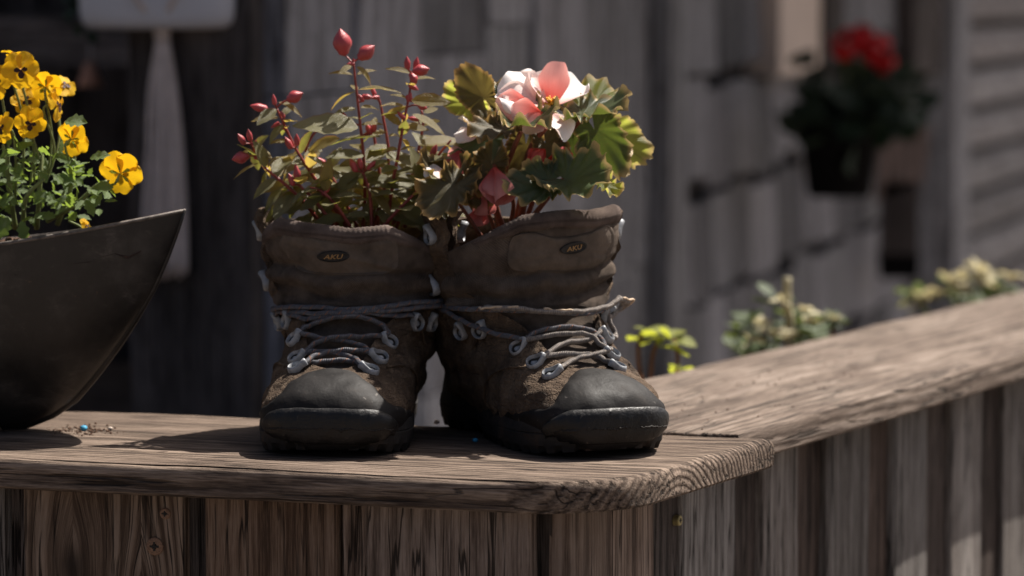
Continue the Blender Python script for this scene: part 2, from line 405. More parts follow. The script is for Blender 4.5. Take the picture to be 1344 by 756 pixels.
# boot materials
def boot_leather():
    t = NT('boot_leather')
    p = t.coord('Object')
    n1 = t.noise(p, 26, 6, 0.65); n2 = t.noise(p, 620, 3, 0.7); n3 = t.noise(p, 85, 5, 0.65, 0.6)
    mp = t.n('ShaderNodeMapping'); t.l(p, mp.inputs[0]); mp.inputs['Scale'].default_value = (60, 60, 240)
    n4 = t.noise(mp.outputs[0], 1.0, 4, 0.6, 1.2)
    c = t.ramp(n1, [(0.28, (0.042, 0.028, 0.019)), (0.52, (0.105, 0.071, 0.047)), (0.74, (0.20, 0.140, 0.092))])
    c = t.mix(t.ramp(n3, [(0.56, 0), (0.74, 0.55)]), c, (0.25, 0.182, 0.122))
    c = t.mix(t.ramp(n3, [(0.28, 0.75), (0.44, 0)]), c, (0.020, 0.014, 0.010))
    c = t.mix(t.ramp(n4, [(0.30, 0.7), (0.40, 0)]), c, (0.016, 0.011, 0.008))
    vo = t.n('ShaderNodeTexVoronoi', feature='DISTANCE_TO_EDGE'); t.l(p, vo.inputs['Vector']); vo.inputs['Scale'].default_value = 210
    ck = t.ramp(vo.outputs['Distance'], [(0.0, 0.0), (0.12, 1.0)])
    h = t.math('ADD', t.math('MULTIPLY', n2, 0.4), t.math('ADD', t.math('MULTIPLY', n3, 1.3), t.math('ADD', t.math('MULTIPLY', n4, 0.9), t.math('MULTIPLY', ck, 0.25))))
    return t.set(c, 0.85, t.bump(h, 0.95, 0.003), spec=0.18)
def boot_fabric(name, c1, c2, scale=1500.0):
    t = NT(name)
    p = t.coord('Object')
    uvn = t.n('ShaderNodeTexCoord').outputs['UV']
    sep = t.n('ShaderNodeSeparateXYZ'); t.l(uvn, sep.inputs[0])
    a = t.math('SINE', t.math('MULTIPLY', sep.outputs[0], scale)); b = t.math('SINE', t.math('MULTIPLY', sep.outputs[1], scale))
    wv = t.math('MULTIPLY_ADD', t.math('MULTIPLY', a, b), 0.5, 0.5)
    n1 = t.noise(p, 40, 5, 0.65); n2 = t.noise(p, 400, 3, 0.7)
    c = t.mix(t.ramp(t.math('ADD', t.math('MULTIPLY_ADD', n1, 1.5, -0.45), t.math('MULTIPLY', wv, 0.35)), [(0.2, 0), (0.85, 1)]), c1, c2)
    h = t.math('ADD', wv, t.math('MULTIPLY', n2, 0.5))
    return t.set(c, 0.92, t.bump(h, 0.9, 0.0018), spec=0.15)
def boot_rubber():
    t = NT('boot_rubber')
    p = t.coord('Object')
    n1 = t.noise(p, 45, 5, 0.65); n2 = t.noise(p, 350, 3, 0.6)
    c = t.ramp(n1, [(0.3, (0.0075, 0.0066, 0.0063)), (0.58, (0.0145, 0.0125, 0.0118)), (0.8, (0.048, 0.041, 0.036))])
    spots = t.ramp(t.noise(p, 170, 2, 0.5), [(0.70, 0), (0.76, 1)])
    c = t.mix(t.math('MULTIPLY', spots, 0.55), c, (0.19, 0.17, 0.15))
    return t.set(c, t.ramp(n1, [(0.3, 0.5), (0.75, 0.75)]), t.bump(t.math('ADD', n1, t.math('MULTIPLY', n2, 0.3)), 0.45, 0.0014), spec=0.2)
def boot_sole():
    t = NT('boot_sole')
    p = t.coord('Object')
    n1 = t.noise(p, 60, 5, 0.65); n3 = t.noise(p, 22, 3, 0.6)
    c = t.ramp(n1, [(0.3, (0.012, 0.011, 0.011)), (0.65, (0.030, 0.027, 0.025))])
    c = t.mix(t.ramp(n3, [(0.58, 0), (0.72, 0.55)]), c, (0.11, 0.065, 0.04))
    return t.set(c, 0.7, t.bump(n1, 0.6, 0.002), spec=0.25)
M['leather'] = boot_leather()
M['cordura'] = boot_fabric('boot_tongue_fabric', (0.058, 0.043, 0.033), (0.215, 0.165, 0.130), 380)
M['padding'] = boot_fabric('boot_padding_mesh', (0.085, 0.062, 0.052), (0.27, 0.205, 0.175), 230)
M['patch'] = plain('boot_tongue_patch', (0.094, 0.071, 0.054), 0.8, 0.5, 38, 0.7, 0.003)
M['badge'] = plain('boot_badge', (0.022, 0.018, 0.015), 0.6, 0.2, 200)
M['badge_gold'] = plain('boot_badge_lettering', (0.34, 0.19, 0.07), 0.6, 0.2, 300)
M['rubber'] = boot_rubber()
M['sole'] = boot_sole()
def gloss_rubber():
    t = NT('boot_bumper_rubber')
    p = t.coord('Object')
    n1 = t.noise(p, 60, 6, 0.7); n2 = t.noise(p, 240, 3, 0.6)
    c = t.ramp(n1, [(0.35, (0.006, 0.0058, 0.006)), (0.62, (0.013, 0.012, 0.0117)), (0.80, (0.06, 0.046, 0.037))])
    c = t.mix(t.ramp(n2, [(0.66, 0), (0.74, 0.5)]), c, (0.14, 0.115, 0.095))
    return t.set(c, t.ramp(n1, [(0.3, 0.30), (0.7, 0.6)]), t.bump(t.math('ADD', n1, t.math('MULTIPLY', n2, 0.4)), 0.5, 0.0016), spec=0.35)
M['rubber_gloss'] = gloss_rubber()
M['hook'] = plain('lace_hook_metal', (0.29, 0.30, 0.315), 0.5, 0.3, 250, 0.3, 0.0006, 0.25, 0.4)
M['hook_groove_shade'] = plain('lace_hook_groove_shade', (0.06, 0.055, 0.05), 0.8, 0.4, 300)  # shade in the hook's groove put into a darker colour
M['lining'] = plain('boot_lining', (0.05, 0.042, 0.038), 0.95, 0.3, 200)
def lace_mat(name, c1, c2, fleck, amt):
    t = NT(name)
    uv = t.n('ShaderNodeTexCoord').outputs['UV']
    sep = t.n('ShaderNodeSeparateXYZ'); t.l(uv, sep.inputs[0])
    d = t.math('ADD', t.math('MULTIPLY', sep.outputs[0], 22.0), t.math('MULTIPLY', sep.outputs[1], 6.2832))
    d2 = t.math('SUBTRACT', t.math('MULTIPLY', sep.outputs[0], 22.0), t.math('MULTIPLY', sep.outputs[1], 6.2832))
    w = t.math('MULTIPLY', t.math('SINE', t.math('MULTIPLY', d, 1.0)), t.math('SINE', d2))
    n1 = t.noise(t.coord('Object'), 300, 3)
    c = t.mix(t.ramp(n1, [(0.3, 0), (0.7, 1)]), c1, c2)
    fm = t.ramp(t.math('SINE', t.math('ADD', t.math('MULTIPLY', sep.outputs[0], 6.0), t.math('MULTIPLY', sep.outputs[1], 6.2832))), [(0.90, 0), (0.97, 1)])
    c = t.mix(t.math('MULTIPLY', fm, amt), c, fleck)
    c = t.mix(t.ramp(w, [(0.35, 0.40), (0.6, 0.0)]), c, tuple(k * 0.4 for k in c1))
    return t.set(c, 0.85, t.bump(t.math('ADD', w, n1), 0.8, 0.001), spec=0.2)
M['lace'] = lace_mat('grey_lace', (0.10, 0.10, 0.115), (0.22, 0.215, 0.225), (0.40, 0.18, 0.10), 0.8)
M['lace_worn'] = lace_mat('worn_lace', (0.20, 0.18, 0.17), (0.44, 0.385, 0.34), (0.45, 0.36, 0.28), 0.5)
M['lace_core'] = plain('lace_core', (0.50, 0.38, 0.27), 0.9, 0.2, 300)
def black_metal():
    t = NT('blackened_steel')
    p = t.coord('Object')
    n1 = t.noise(p, 14, 6, 0.65); n2 = t.noise(p, 130, 4, 0.7)
    sc = t.n('ShaderNodeMapping'); t.l(p, sc.inputs[0]); sc.inputs['Scale'].default_value = (22, 22, 60); sc.inputs['Rotation'].default_value = (0, R(50), R(20))
    n3 = t.noise(sc.outputs[0], 1.0, 6, 0.75, 0.8)
    c = t.ramp(n1, [(0.30, (0.012, 0.011, 0.0105)), (0.52, (0.028, 0.025, 0.023)), (0.72, (0.075, 0.066, 0.06))])
    c = t.mix(t.math('MULTIPLY', t.ramp(n3, [(0.55, 0), (0.68, 1)]), t.ramp(n1, [(0.46, 0), (0.62, 0.7)])), c, (0.12, 0.105, 0.095))
    c = t.mix(t.ramp(n2, [(0.68, 0), (0.78, 0.6)]), c, (0.14, 0.075, 0.045))
    return t.set(c, t.ramp(n1, [(0.3, 0.34), (0.7, 0.58)]), t.bump(n2, 0.3, 0.001), 0.35, 0.5)
M['black_metal'] = black_metal()
M['lit_edge'] = plain('lit_steel_edge', (0.13, 0.11, 0.095), 0.55, 0.6, 120, 0.6, 0.001, 0.3)  # thin lit line of the bowl rim put into paler steel

# ================================================================== SETTING
gs = 120.0
g = obj('ground', [(-gs, -gs, -0.78), (gs, -gs, -0.78), (gs, gs, -0.78), (-gs, gs, -0.78)], [(0, 1, 2, 3)], M['ground'])
tag(g, kind='structure')

# ------------------------------------------------------------------ raised bed: rim planks and boards
U = Vector((0.944, -0.3305, 0)).normalized()          # along the front rim, to the right and towards the camera
V = Vector((-U.y, U.x, 0))                            # across the front rim, away from the camera
S = Vector((0.43, 0.903, 0)).normalized()             # along the side rim, away from the camera
SN = Vector((S.y, -S.x, 0))                           # outward normal of the side
V_F, V_B = -0.142, 0.191
T = 0.0245
bed = empty('raised_bed', (0, 0, -0.78), 0, 'weathered wooden raised bed with a plank rim carrying the boots', 'raised bed')

def plank(name, frame, v0, v1, u_start, u_end, zt, thick, mat, nu=150, nv=26, seed=0.0, wear=0.0012, rf=1.0):
    """frame: matrix from (u, v, z). u runs along the plank; both ends may be shaped as functions of v."""
    vs = []
    t01 = (np.linspace(0, 1, nv) ** 1.25)
    vv = v0 + (v1 - v0) * t01
    gg = np.linspace(0, 1, nu) ** 0.9
    nzl = 5
    bev = 0.0022
    top, rows = [], []
    verts, faces = [], []
    def pt(g, v, zz, inset):
        ue = u_end(v); us = u_start(v)
        u = us + (ue - us) * g
        e = nz(u * 14, seed, zz * 60) * wear + nz(u * 60, seed + 4, zz * 90) * wear * 0.4
        vo = 0.0
        if v == v0: vo = e + inset
        elif v == vv[-1]: vo = -nz(u * 11, seed + 9, 0) * wear - inset
        if g == 1.0: u += nz(v * 55, seed + 2, zz * 70) * wear * 0.8 - inset
        if g == 0.0: u += nz(v * 55, seed + 6, zz * 70) * wear + inset
        dz = nz(u * 9, v * 26, seed) * 0.0011 + nz(u * 22, v * 150, seed) * 0.0005
        if v in (v0, vv[-1]) or g in (0.0, 1.0): dz -= abs(nz(u * 30, v * 40, seed + 3)) * 0.0005
        return (u, v + vo, zz + (dz if zz > zt - thick * 0.5 else 0))
    def ring_pts(zz, inset):
        return [[pt(g, v, zz, inset) for v in vv] for g in gg]
    levels = [(zt, 0.0065 * rf), (zt - 0.0012 * rf, 0.0032 * rf), (zt - 0.0032 * rf, 0.0012 * rf), (zt - 0.0065 * rf, 0.0), (zt - thick * 0.42, -0.0004), (zt - thick * 0.68, 0.0), (zt - thick + bev, 0.0), (zt - thick, bev)]
    def idx_block(z, inset, full):
        base = len(verts)
        if full:
            for row in ring_pts(z, inset): verts.extend(row)
            return base
        return base
    b0 = idx_block(zt, 0.0065 * rf, True)
    faces += [tuple(b0 + i for i in f) for f in grid_faces(nu, nv)]
    bper = []                                           # boundary loop indices of the top
    loop = [(i, 0) for i in range(nu)] + [(nu - 1, j) for j in range(1, nv)] + [(i, nv - 1) for i in range(nu - 2, -1, -1)] + [(0, j) for j in range(nv - 2, 0, -1)]
    prev = [b0 + i * nv + j for i, j in loop]
    for (z, ins) in levels[1:]:
        base = len(verts)
        for (i, j) in loop:
            verts.append(pt(gg[i], vv[j], z, ins))
        cur = [base + k for k in range(len(loop))]
        for k in range(len(loop)):
            k2 = (k + 1) % len(loop)
            faces.append((prev[k], cur[k], cur[k2], prev[k2]))
        prev = cur
    base = len(verts)
    for row in ring_pts(zt - thick, bev): verts.extend(row)
    faces += [tuple(reversed([base + i for i in f])) for f in grid_faces(nu, nv)]
    me = new_mesh(name, verts, faces, mat, True, None, 40)
    o = link(name, me, bed)
    m = Matrix.Identity(4)
    m.col[0][:3] = frame[0]; m.col[1][:3] = frame[1]; m.col[2][:3] = (0, 0, 1)
    m.translation = Vector(frame[2]) - bed.location
    o.matrix_basis = m
    return o

RC = 0.085
def front_end(v):
    d = v - V_F
    u = 0.1287 + 0.107 * d
    if d < RC:
        u -= RC - math.sqrt(max(0.0, RC * RC - (RC - d) ** 2))
    return u
rim_front = plank('rim_plank', (U, V, (0, 0, 0)), V_F, V_B, lambda v: -1.25, front_end, 0.0, T, M['plank'], 190, 30, 1.0)
tag(rim_front, 'brown front rim plank with rounded end grain corner')
# the side plank: its own frame, u along S, v inward from the outer edge
S_O = Vector((0.309, 0.39, 0))
SV = -SN
def side_start(v):
    # butts against the back edge of the front plank (line V.p = V_B + 0.002)
    p0 = S_O + SV * v
    return (V_B + 0.0025 - V.dot(p0)) / V.dot(S)
rim_side = plank('rim_plank', (S, SV, S_O), 0.0, 0.25, side_start, lambda v: 2.3, 0.002, T + 0.002, M['plank_grey'], 190, 26, 5.0, 0.0009, 0.35)
tag(rim_side, 'grey side rim plank running away from the corner')

def board(name, p, along, width, thick, mat, out=0.0, h=0.753, z0=-0.7795, seed=0):
    """Vertical board: p = left bottom point on the fence line, along = unit vector along the fence (outward normal is to its right)."""
    nrm = Vector((along.y, -along.x, 0))
    nzs = 14
    verts, faces = [], []
    hw = width / 2; b = 0.002
    prof = [(-hw + b, thick), (hw - b, thick), (hw, thick - b), (hw, 0), (-hw, 0), (-hw, thick - b)]
    for i in range(nzs + 1):
        z = h * i / nzs
        for (a, n_) in prof:
            w = 1 + 0.02 * nz(z * 9, seed, 1)
            verts.append((a * w + nz(z * 5, seed, a * 40) * 0.0012, -n_ - nz(z * 6, seed + 3, a * 30) * 0.0012, z))
    n = len(prof)
    faces = grid_faces(nzs + 1, n, True)
    faces = [tuple(reversed(f)) for f in faces]
    faces.append(tuple(range(n))); faces.append(tuple(reversed(range(nzs * n, nzs * n + n))))
    me = new_mesh(name, verts, faces, mat, True, None, 35)
    o = link(name, me, bed)
    m = Matrix.Identity(4)
    m.col[0][:3] = along; m.col[1][:3] = -nrm; m.col[2][:3] = (0, 0, 1)
    c = p + along * hw + nrm * out
    m.translation = Vector((c.x, c.y, z0)) - bed.location
    o.matrix_basis = m
    return o

def on_line(px, p0, d):
    """Point where the line p0 + s d (plan view) appears at photo column px."""
    k = (px - 672) / F_PX / math.cos(PITCH)
    # x = k * (y + CAM_D)
    s = (k * (p0.y + CAM_D) - p0.x) / (d.x - k * d.y)
    return p0 + d * s

FL = V * (V_F + 0.042)                                   # front fence line (back of boards)
cols_front = [(-420, -330, 'board_brown', 0.018), (-332, -240, 'board_dark', 0.006), (-240, -150, 'board_brown', 0.018), (-152, -70, 'board_dark', 0.006), (-70, 16, 'board_grey', 0.018), (14, 42, 'board_dark', 0.004), (40, 249, 'board_knotty', 0.017),
              (247, 279, 'board_dark', 0.004), (448, 457, 'board_dark', 0.0), (486, 494, 'board_dark', 0.0), (277, 450, 'board_brown', 0.016), (455, 488, 'board_brown', 0.012), (492, 706, 'board_brown', 0.018),
              (703, 728, 'board_dark', 0.0)]
for i, (x0, x1, mt, out) in enumerate(cols_front):
    a = on_line(x0, FL, U); b = on_line(x1, FL, U)
    board('board', a, U, (b - a).length, 0.016, M[mt], out - 0.016, seed=i * 3.1)
# corner: boards follow the rounded end
PC = on_line(728, FL, U)
PQ = on_line(838, S_O - SN * 0.052, S)
DC = (PQ - PC).normalized()
for i, (x0, x1, mt, out) in enumerate([(728, 783, 'board_brown', 0.012), (784, 840, 'board_brown', 0.013)]):
    a = on_line(x0, PC, DC); b = on_line(x1, PC, DC)
    board('board', a, DC, (b - a).length, 0.016, M[mt], out - 0.016, seed=40 + i * 3.1)
SL = S_O - SN * 0.052                                    # side fence line
sx = [(832, 882, 'board_dark', 0.006), (880, 953, 'board_grey', 0.010), (951, 992, 'board_dark', 0.002), (990, 1037, 'board_grey', 0.010), (1035, 1077, 'board_dark', 0.002), (1075, 1131, 'board_hole', 0.010), (1129, 1165, 'board_dark', 0.002),
      (1163, 1206, 'board_grey', 0.010), (1204, 1242, 'board_dark', 0.002), (1240, 1278, 'board_grey', 0.010), (1276, 1311, 'board_dark', 0.002), (1309, 1346, 'board_grey', 0.010), (1344, 1376, 'board_dark', 0.002), (1374, 1408, 'board_grey', 0.010), (1406, 1436, 'board_dark', 0.002), (1434, 1464, 'board_grey', 0.010)]
SLC = SL
for i, (x0, x1, mt, out) in enumerate(sx):
    a = on_line(x0, SLC, S); b = on_line(x1, SLC, S)
    board('board', a, S, (b - a).length, 0.016, M[mt], out - 0.016, seed=80 + i * 3.1)

def screw(px, py, base, d, out, rad, mat):
    nrm = Vector((d.y, -d.x, 0))
    p = on_line(px, base + nrm * out, d)
    D = p.y + CAM_D
    z = P(px, py, D).z
    prof = [(0.0, 0.0006), (0.28 * rad, 0.0006), (0.34 * rad, 0.0016), (0.8 * rad, 0.0018), (rad, 0.0010), (rad * 1.02, -0.004)]
    v, f = lathe(prof, 16)
    rot = nrm.to_track_quat('Z', 'Y').to_matrix().to_4x4()
    o = link('screw', new_mesh('screw', v, f, mat, True, None, 40), bed)
    o.matrix_basis = Matrix.Translation(Vector((p.x, p.y, z)) - bed.location) @ rot
    sl = MB().box((0, 0, 0.0012), (rad * 0.55, rad * 0.12, 0.0008)); sl.box((0, 0, 0.00115), (rad * 0.12, rad * 0.5, 0.0008))
    s = link('screw_slot', new_mesh('screw_slot', sl.v, sl.f, M['screw_slot'], False), o)
screw(215, 674, FL, U, 0.0172, 0.0046, M['rust_screw'])
screw(201, 717, FL, U, 0.0172, 0.0072, M['rust_screw'])
screw(892, 683, SLC, S, 0.0102, 0.0045, M['brass_screw'])

# soil of the bed, well below the rim
v, f = [], []
n = 40
for i in range(n):
    for j in range(n):
        p = U * (-1.2 + 1.3 * i / (n - 1)) + V * (V_B - 0.10 + 2.3 * j / (n - 1))
        q = S_O + SV * 0.2
        over = (p - q).dot(SN)
        if over > 0: p = p - SN * over
        v.append((p.x, p.y, -0.28 + 0.03 * nz(p.x * 6, p.y * 6)))
bs = obj('soil', v, grid_faces(n, n), M['soil'], bed)

# ------------------------------------------------------------------ house wall behind (shingles, boards, siding)
WD = Vector((0.27, 0.963, 0)).normalized()
WN = Vector((WD.y, -WD.x, 0))
W0 = Vector((-0.297, 1.97, 0))
house = empty('house', (W0.x, W0.y, -0.78), 0, 'grey weathered house wall of boards, shingles and siding behind the bed', 'house')
def wp(t, n_, z): return W0 + WD * t + WN * n_ + Vector((0, 0, z))
def wall_piece(name, me, t, n_, z, rot=0.0):
    o = link(name, me, house)
    m = Matrix.Identity(4)
    m.col[0][:3] = WD; m.col[1][:3] = -WN; m.col[2][:3] = (0, 0, 1)
    m.translation = wp(t, n_, z) - house.location
    o.matrix_basis = m @ Matrix.Rotation(rot, 4, 'Y')
    return o
def hbox(name, t0, t1, n0, n1, z0, z1, mat):
    mb = MB().box((0, 0, 0), ((t1 - t0) / 2, (n1 - n0) / 2, (z1 - z0) / 2))
    return wall_piece(name, new_mesh(name, mb.v, mb.f, mat, False), (t0 + t1) / 2, (n0 + n1) / 2, (z0 + z1) / 2)
hbox('wall', -0.05, 9.0, -0.2, -0.03, -0.78, 2.0, M['dark_wood'])
# vertical boards, near part of the wall
tt = 0.0
k = 0
while tt < 1.95:
    w_ = 0.24 + 0.14 * random.random()
    w_ = min(w_, 1.98 - tt)
    if w_ < 0.05: break
    zb = -0.78
    zt_ = -0.30 + 0.25 * random.random()
    while zb < 1.6:
        hbox('wall_board', tt, tt + w_ - 0.006, -0.03, 0.0 + 0.014 * random.random(), zb, zt_ - 0.003, M['wall_board'])
        zb = zt_; zt_ = zb + 0.48 + 0.2 * random.random()
    tt += w_; k += 1
hbox('corner_board', 1.98, 2.12, -0.03, 0.05, -0.78, 2.0, M['wall_board'])
# shingles
def shingle_mesh(w, h, seed):
    v = []
    nzs = 5; nx = 5
    for side in (0, 1):
        for i in range(nzs):
            for j in range(nx):
                z = h * i / (nzs - 1); x = -w / 2 + w * j / (nx - 1)
                th = 0.020 - 0.006 * i / (nzs - 1)
                if i == 0: z += 0.012 * nz(x * 25, seed)
                v.append((x, (-th if side else 0.0) + 0.003 * nz(x * 20, z * 6, seed) * side, z))
    f = [tuple(reversed(q)) for q in grid_faces(nzs, nx)] + [tuple(nzs * nx + i for i in q) for q in grid_faces(nzs, nx)]
    lp = [j for j in range(nx)] + [i * nx + nx - 1 for i in range(1, nzs)] + [(nzs - 1) * nx + j for j in range(nx - 2, -1, -1)] + [i * nx for i in range(nzs - 2, 0, -1)]
    N = nzs * nx
    for a in range(len(lp)):
        b = (a + 1) % len(lp)
        f.append((lp[a], lp[b], N + lp[b], N + lp[a]))
    return new_mesh('shingle', v, f, M['shingle'], True, None, 40)
SHM = [shingle_mesh(1.0, 0.188, s * 5.3) for s in range(5)]
for r_ in range(7):
    z = -0.66 + 0.215 * r_
    t_ = 2.12 + 0.1 * random.random()
    while t_ < 5.0:
        w_ = 0.14 + 0.14 * random.random()
        w_ = min(w_, 5.06 - t_)
        if w_ > 0.03 and not (t_ > 2.9 and t_ + w_ < 3.65 and r_ > 3):
            o = wall_piece('shingle', random.choice(SHM), t_ + w_ / 2, -0.012, z + 0.022 * (t_ - 2.0) + 0.017 * random.uniform(-1, 1), R(random.uniform(-2.0, 0.6)))
            o.scale = (w_ - 0.005, 1 + 0.25 * random.random(), 1)
        t_ += w_
# sunlit patch put into a pale board's colour; dark posts of window opening
hbox('sun_patch', 2.98, 3.42, -0.03, 0.045, 0.19, 1.2, M['sun_patch_board'])
hbox('window_post', 3.42, 3.62, -0.03, 0.06, 0.0, 1.2, M['dark_wood'])
hbox('window_post', 4.55, 4.98, -0.03, 0.06, 0.15, 1.2, M['dark_wood'])
hbox('corner_trim', 5.0, 5.22, -0.03, 0.09, -0.78, 2.0, M['wall_board'])
zz = -0.78
while zz < 1.3:
    mb = MB()
    L2 = 2.0; hh = 0.118
    vs = []
    for x in (-L2, L2):
        vs += [(x, 0, 0), (x, -0.050, 0.0), (x, -0.044, hh * 0.4), (x, -0.026, hh * 0.72), (x, 0, hh * 0.76)]
    fs = [(0, 1, 2, 3, 4), (9, 8, 7, 6, 5)] + [(i, i + 5, (i + 1) % 5 + 5, (i + 1) % 5) for i in range(5)]
    wall_piece('siding_board', new_mesh('siding_board', vs, fs, M['siding'], False), 7.2, -0.03, zz)
    zz += hh
# roof with eaves
eave = MB()
a = [wp(0.05, 1.05, 1.70), wp(9.5, 1.05, 1.70), wp(9.5, -3.0, 3.6), wp(0.05, -3.0, 3.6)]
b = [p + Vector((0, 0, 0.12)) for p in a]
eave.add(a + b, [(3, 2, 1, 0), (4, 5, 6, 7), (0, 1, 5, 4), (1, 2, 6, 5), (2, 3, 7, 6), (3, 0, 4, 7)])
obj('roof', eave.v, eave.f, M['roof'], house, False)

# ------------------------------------------------------------------ dark porch at the far end (behind bowl and left boot)
porch = empty('porch', (-1.2, 3.2, -0.78), 0, 'dark timber porch in deep shade behind the steel bowl', 'porch')
def pbox(name, x0, x1, y0, y1, z0, z1, mat):
    mb = MB().box(((x0 + x1) / 2, (y0 + y1) / 2, (z0 + z1) / 2), ((x1 - x0) / 2, (y1 - y0) / 2, (z1 - z0) / 2))
    return obj(name, mb.v, mb.f, mat, porch, False)
DPo = 6.3
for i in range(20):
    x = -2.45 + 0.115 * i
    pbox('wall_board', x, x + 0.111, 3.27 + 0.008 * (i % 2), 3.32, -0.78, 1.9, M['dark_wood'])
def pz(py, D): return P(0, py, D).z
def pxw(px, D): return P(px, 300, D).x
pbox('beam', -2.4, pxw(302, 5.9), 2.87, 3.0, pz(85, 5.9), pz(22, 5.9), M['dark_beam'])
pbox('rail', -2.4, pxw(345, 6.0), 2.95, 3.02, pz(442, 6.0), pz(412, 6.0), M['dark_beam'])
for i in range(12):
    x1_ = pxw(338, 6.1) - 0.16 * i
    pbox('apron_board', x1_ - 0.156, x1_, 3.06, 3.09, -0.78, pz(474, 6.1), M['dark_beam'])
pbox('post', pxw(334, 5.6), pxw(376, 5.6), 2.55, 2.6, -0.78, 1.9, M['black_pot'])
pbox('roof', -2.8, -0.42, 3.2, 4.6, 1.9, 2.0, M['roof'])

# ================================================================== BOOTS
# side profile of the boot: for each station v the front/top point, the sole/heel point, half width, skew, squareness
ST = np.array([
    # topx   topz   botx   botz   w      skew   n
    [0.1503, 0.0262, 0.1503, 0.0258, 0.0004, 0.00, 2.0],
    [0.1485, 0.040, 0.1480, 0.012, 0.0245, -0.02, 2.0],
    [0.1420, 0.050, 0.1430, 0.008, 0.0395, -0.04, 2.05],
    [0.1280, 0.058, 0.1280, 0.006, 0.0495, -0.05, 2.1],
    [0.1080, 0.064, 0.1050, 0.006, 0.0560, -0.06, 2.15],
    [0.0860, 0.071, 0.0750, 0.006, 0.0585, -0.07, 2.25],
    [0.0700, 0.081, 0.0400, 0.006, 0.0580, -0.07, 2.35],
    [0.0570, 0.093, 0.0000, 0.006, 0.0560, -0.04, 2.3],
    [0.0470, 0.106, -0.0500, 0.007, 0.0560, 0.06, 2.25],
    [0.0400, 0.119, -0.0980, 0.012, 0.0590, 0.20, 2.2],
    [0.0360, 0.132, -0.1280, 0.034, 0.0640, 0.26, 2.2],
    [0.0350, 0.146, -0.1360, 0.075, 0.0690, 0.20, 2.2],
    [0.0370, 0.160, -0.1320, 0.115, 0.0730, 0.12, 2.2],
    [0.0400, 0.174, -0.1240, 0.150, 0.0755, 0.06, 2.2],
    [0.0420, 0.188, -0.1180, 0.175, 0.0765, 0.04, 2.2],
    [0.0420, 0.202, -0.1150, 0.190, 0.0770, 0.04, 2.2]])
@functools.lru_cache(maxsize=200000)
def stn(v):
    v = max(0.0, min(14.999, v)); i = int(v); t = v - i
    p0 = ST[max(i - 1, 0)]; p1 = ST[i]; p2 = ST[i + 1]; p3 = ST[min(i + 2, 15)]
    return 0.5 * (2 * p1 + (p2 - p0) * t + (2 * p0 - 5 * p1 + 4 * p2 - p3) * t * t + (3 * p1 - p0 - 3 * p2 + p3) * t ** 3)
def spow(a, e): return math.copysign(abs(a) ** e, a)

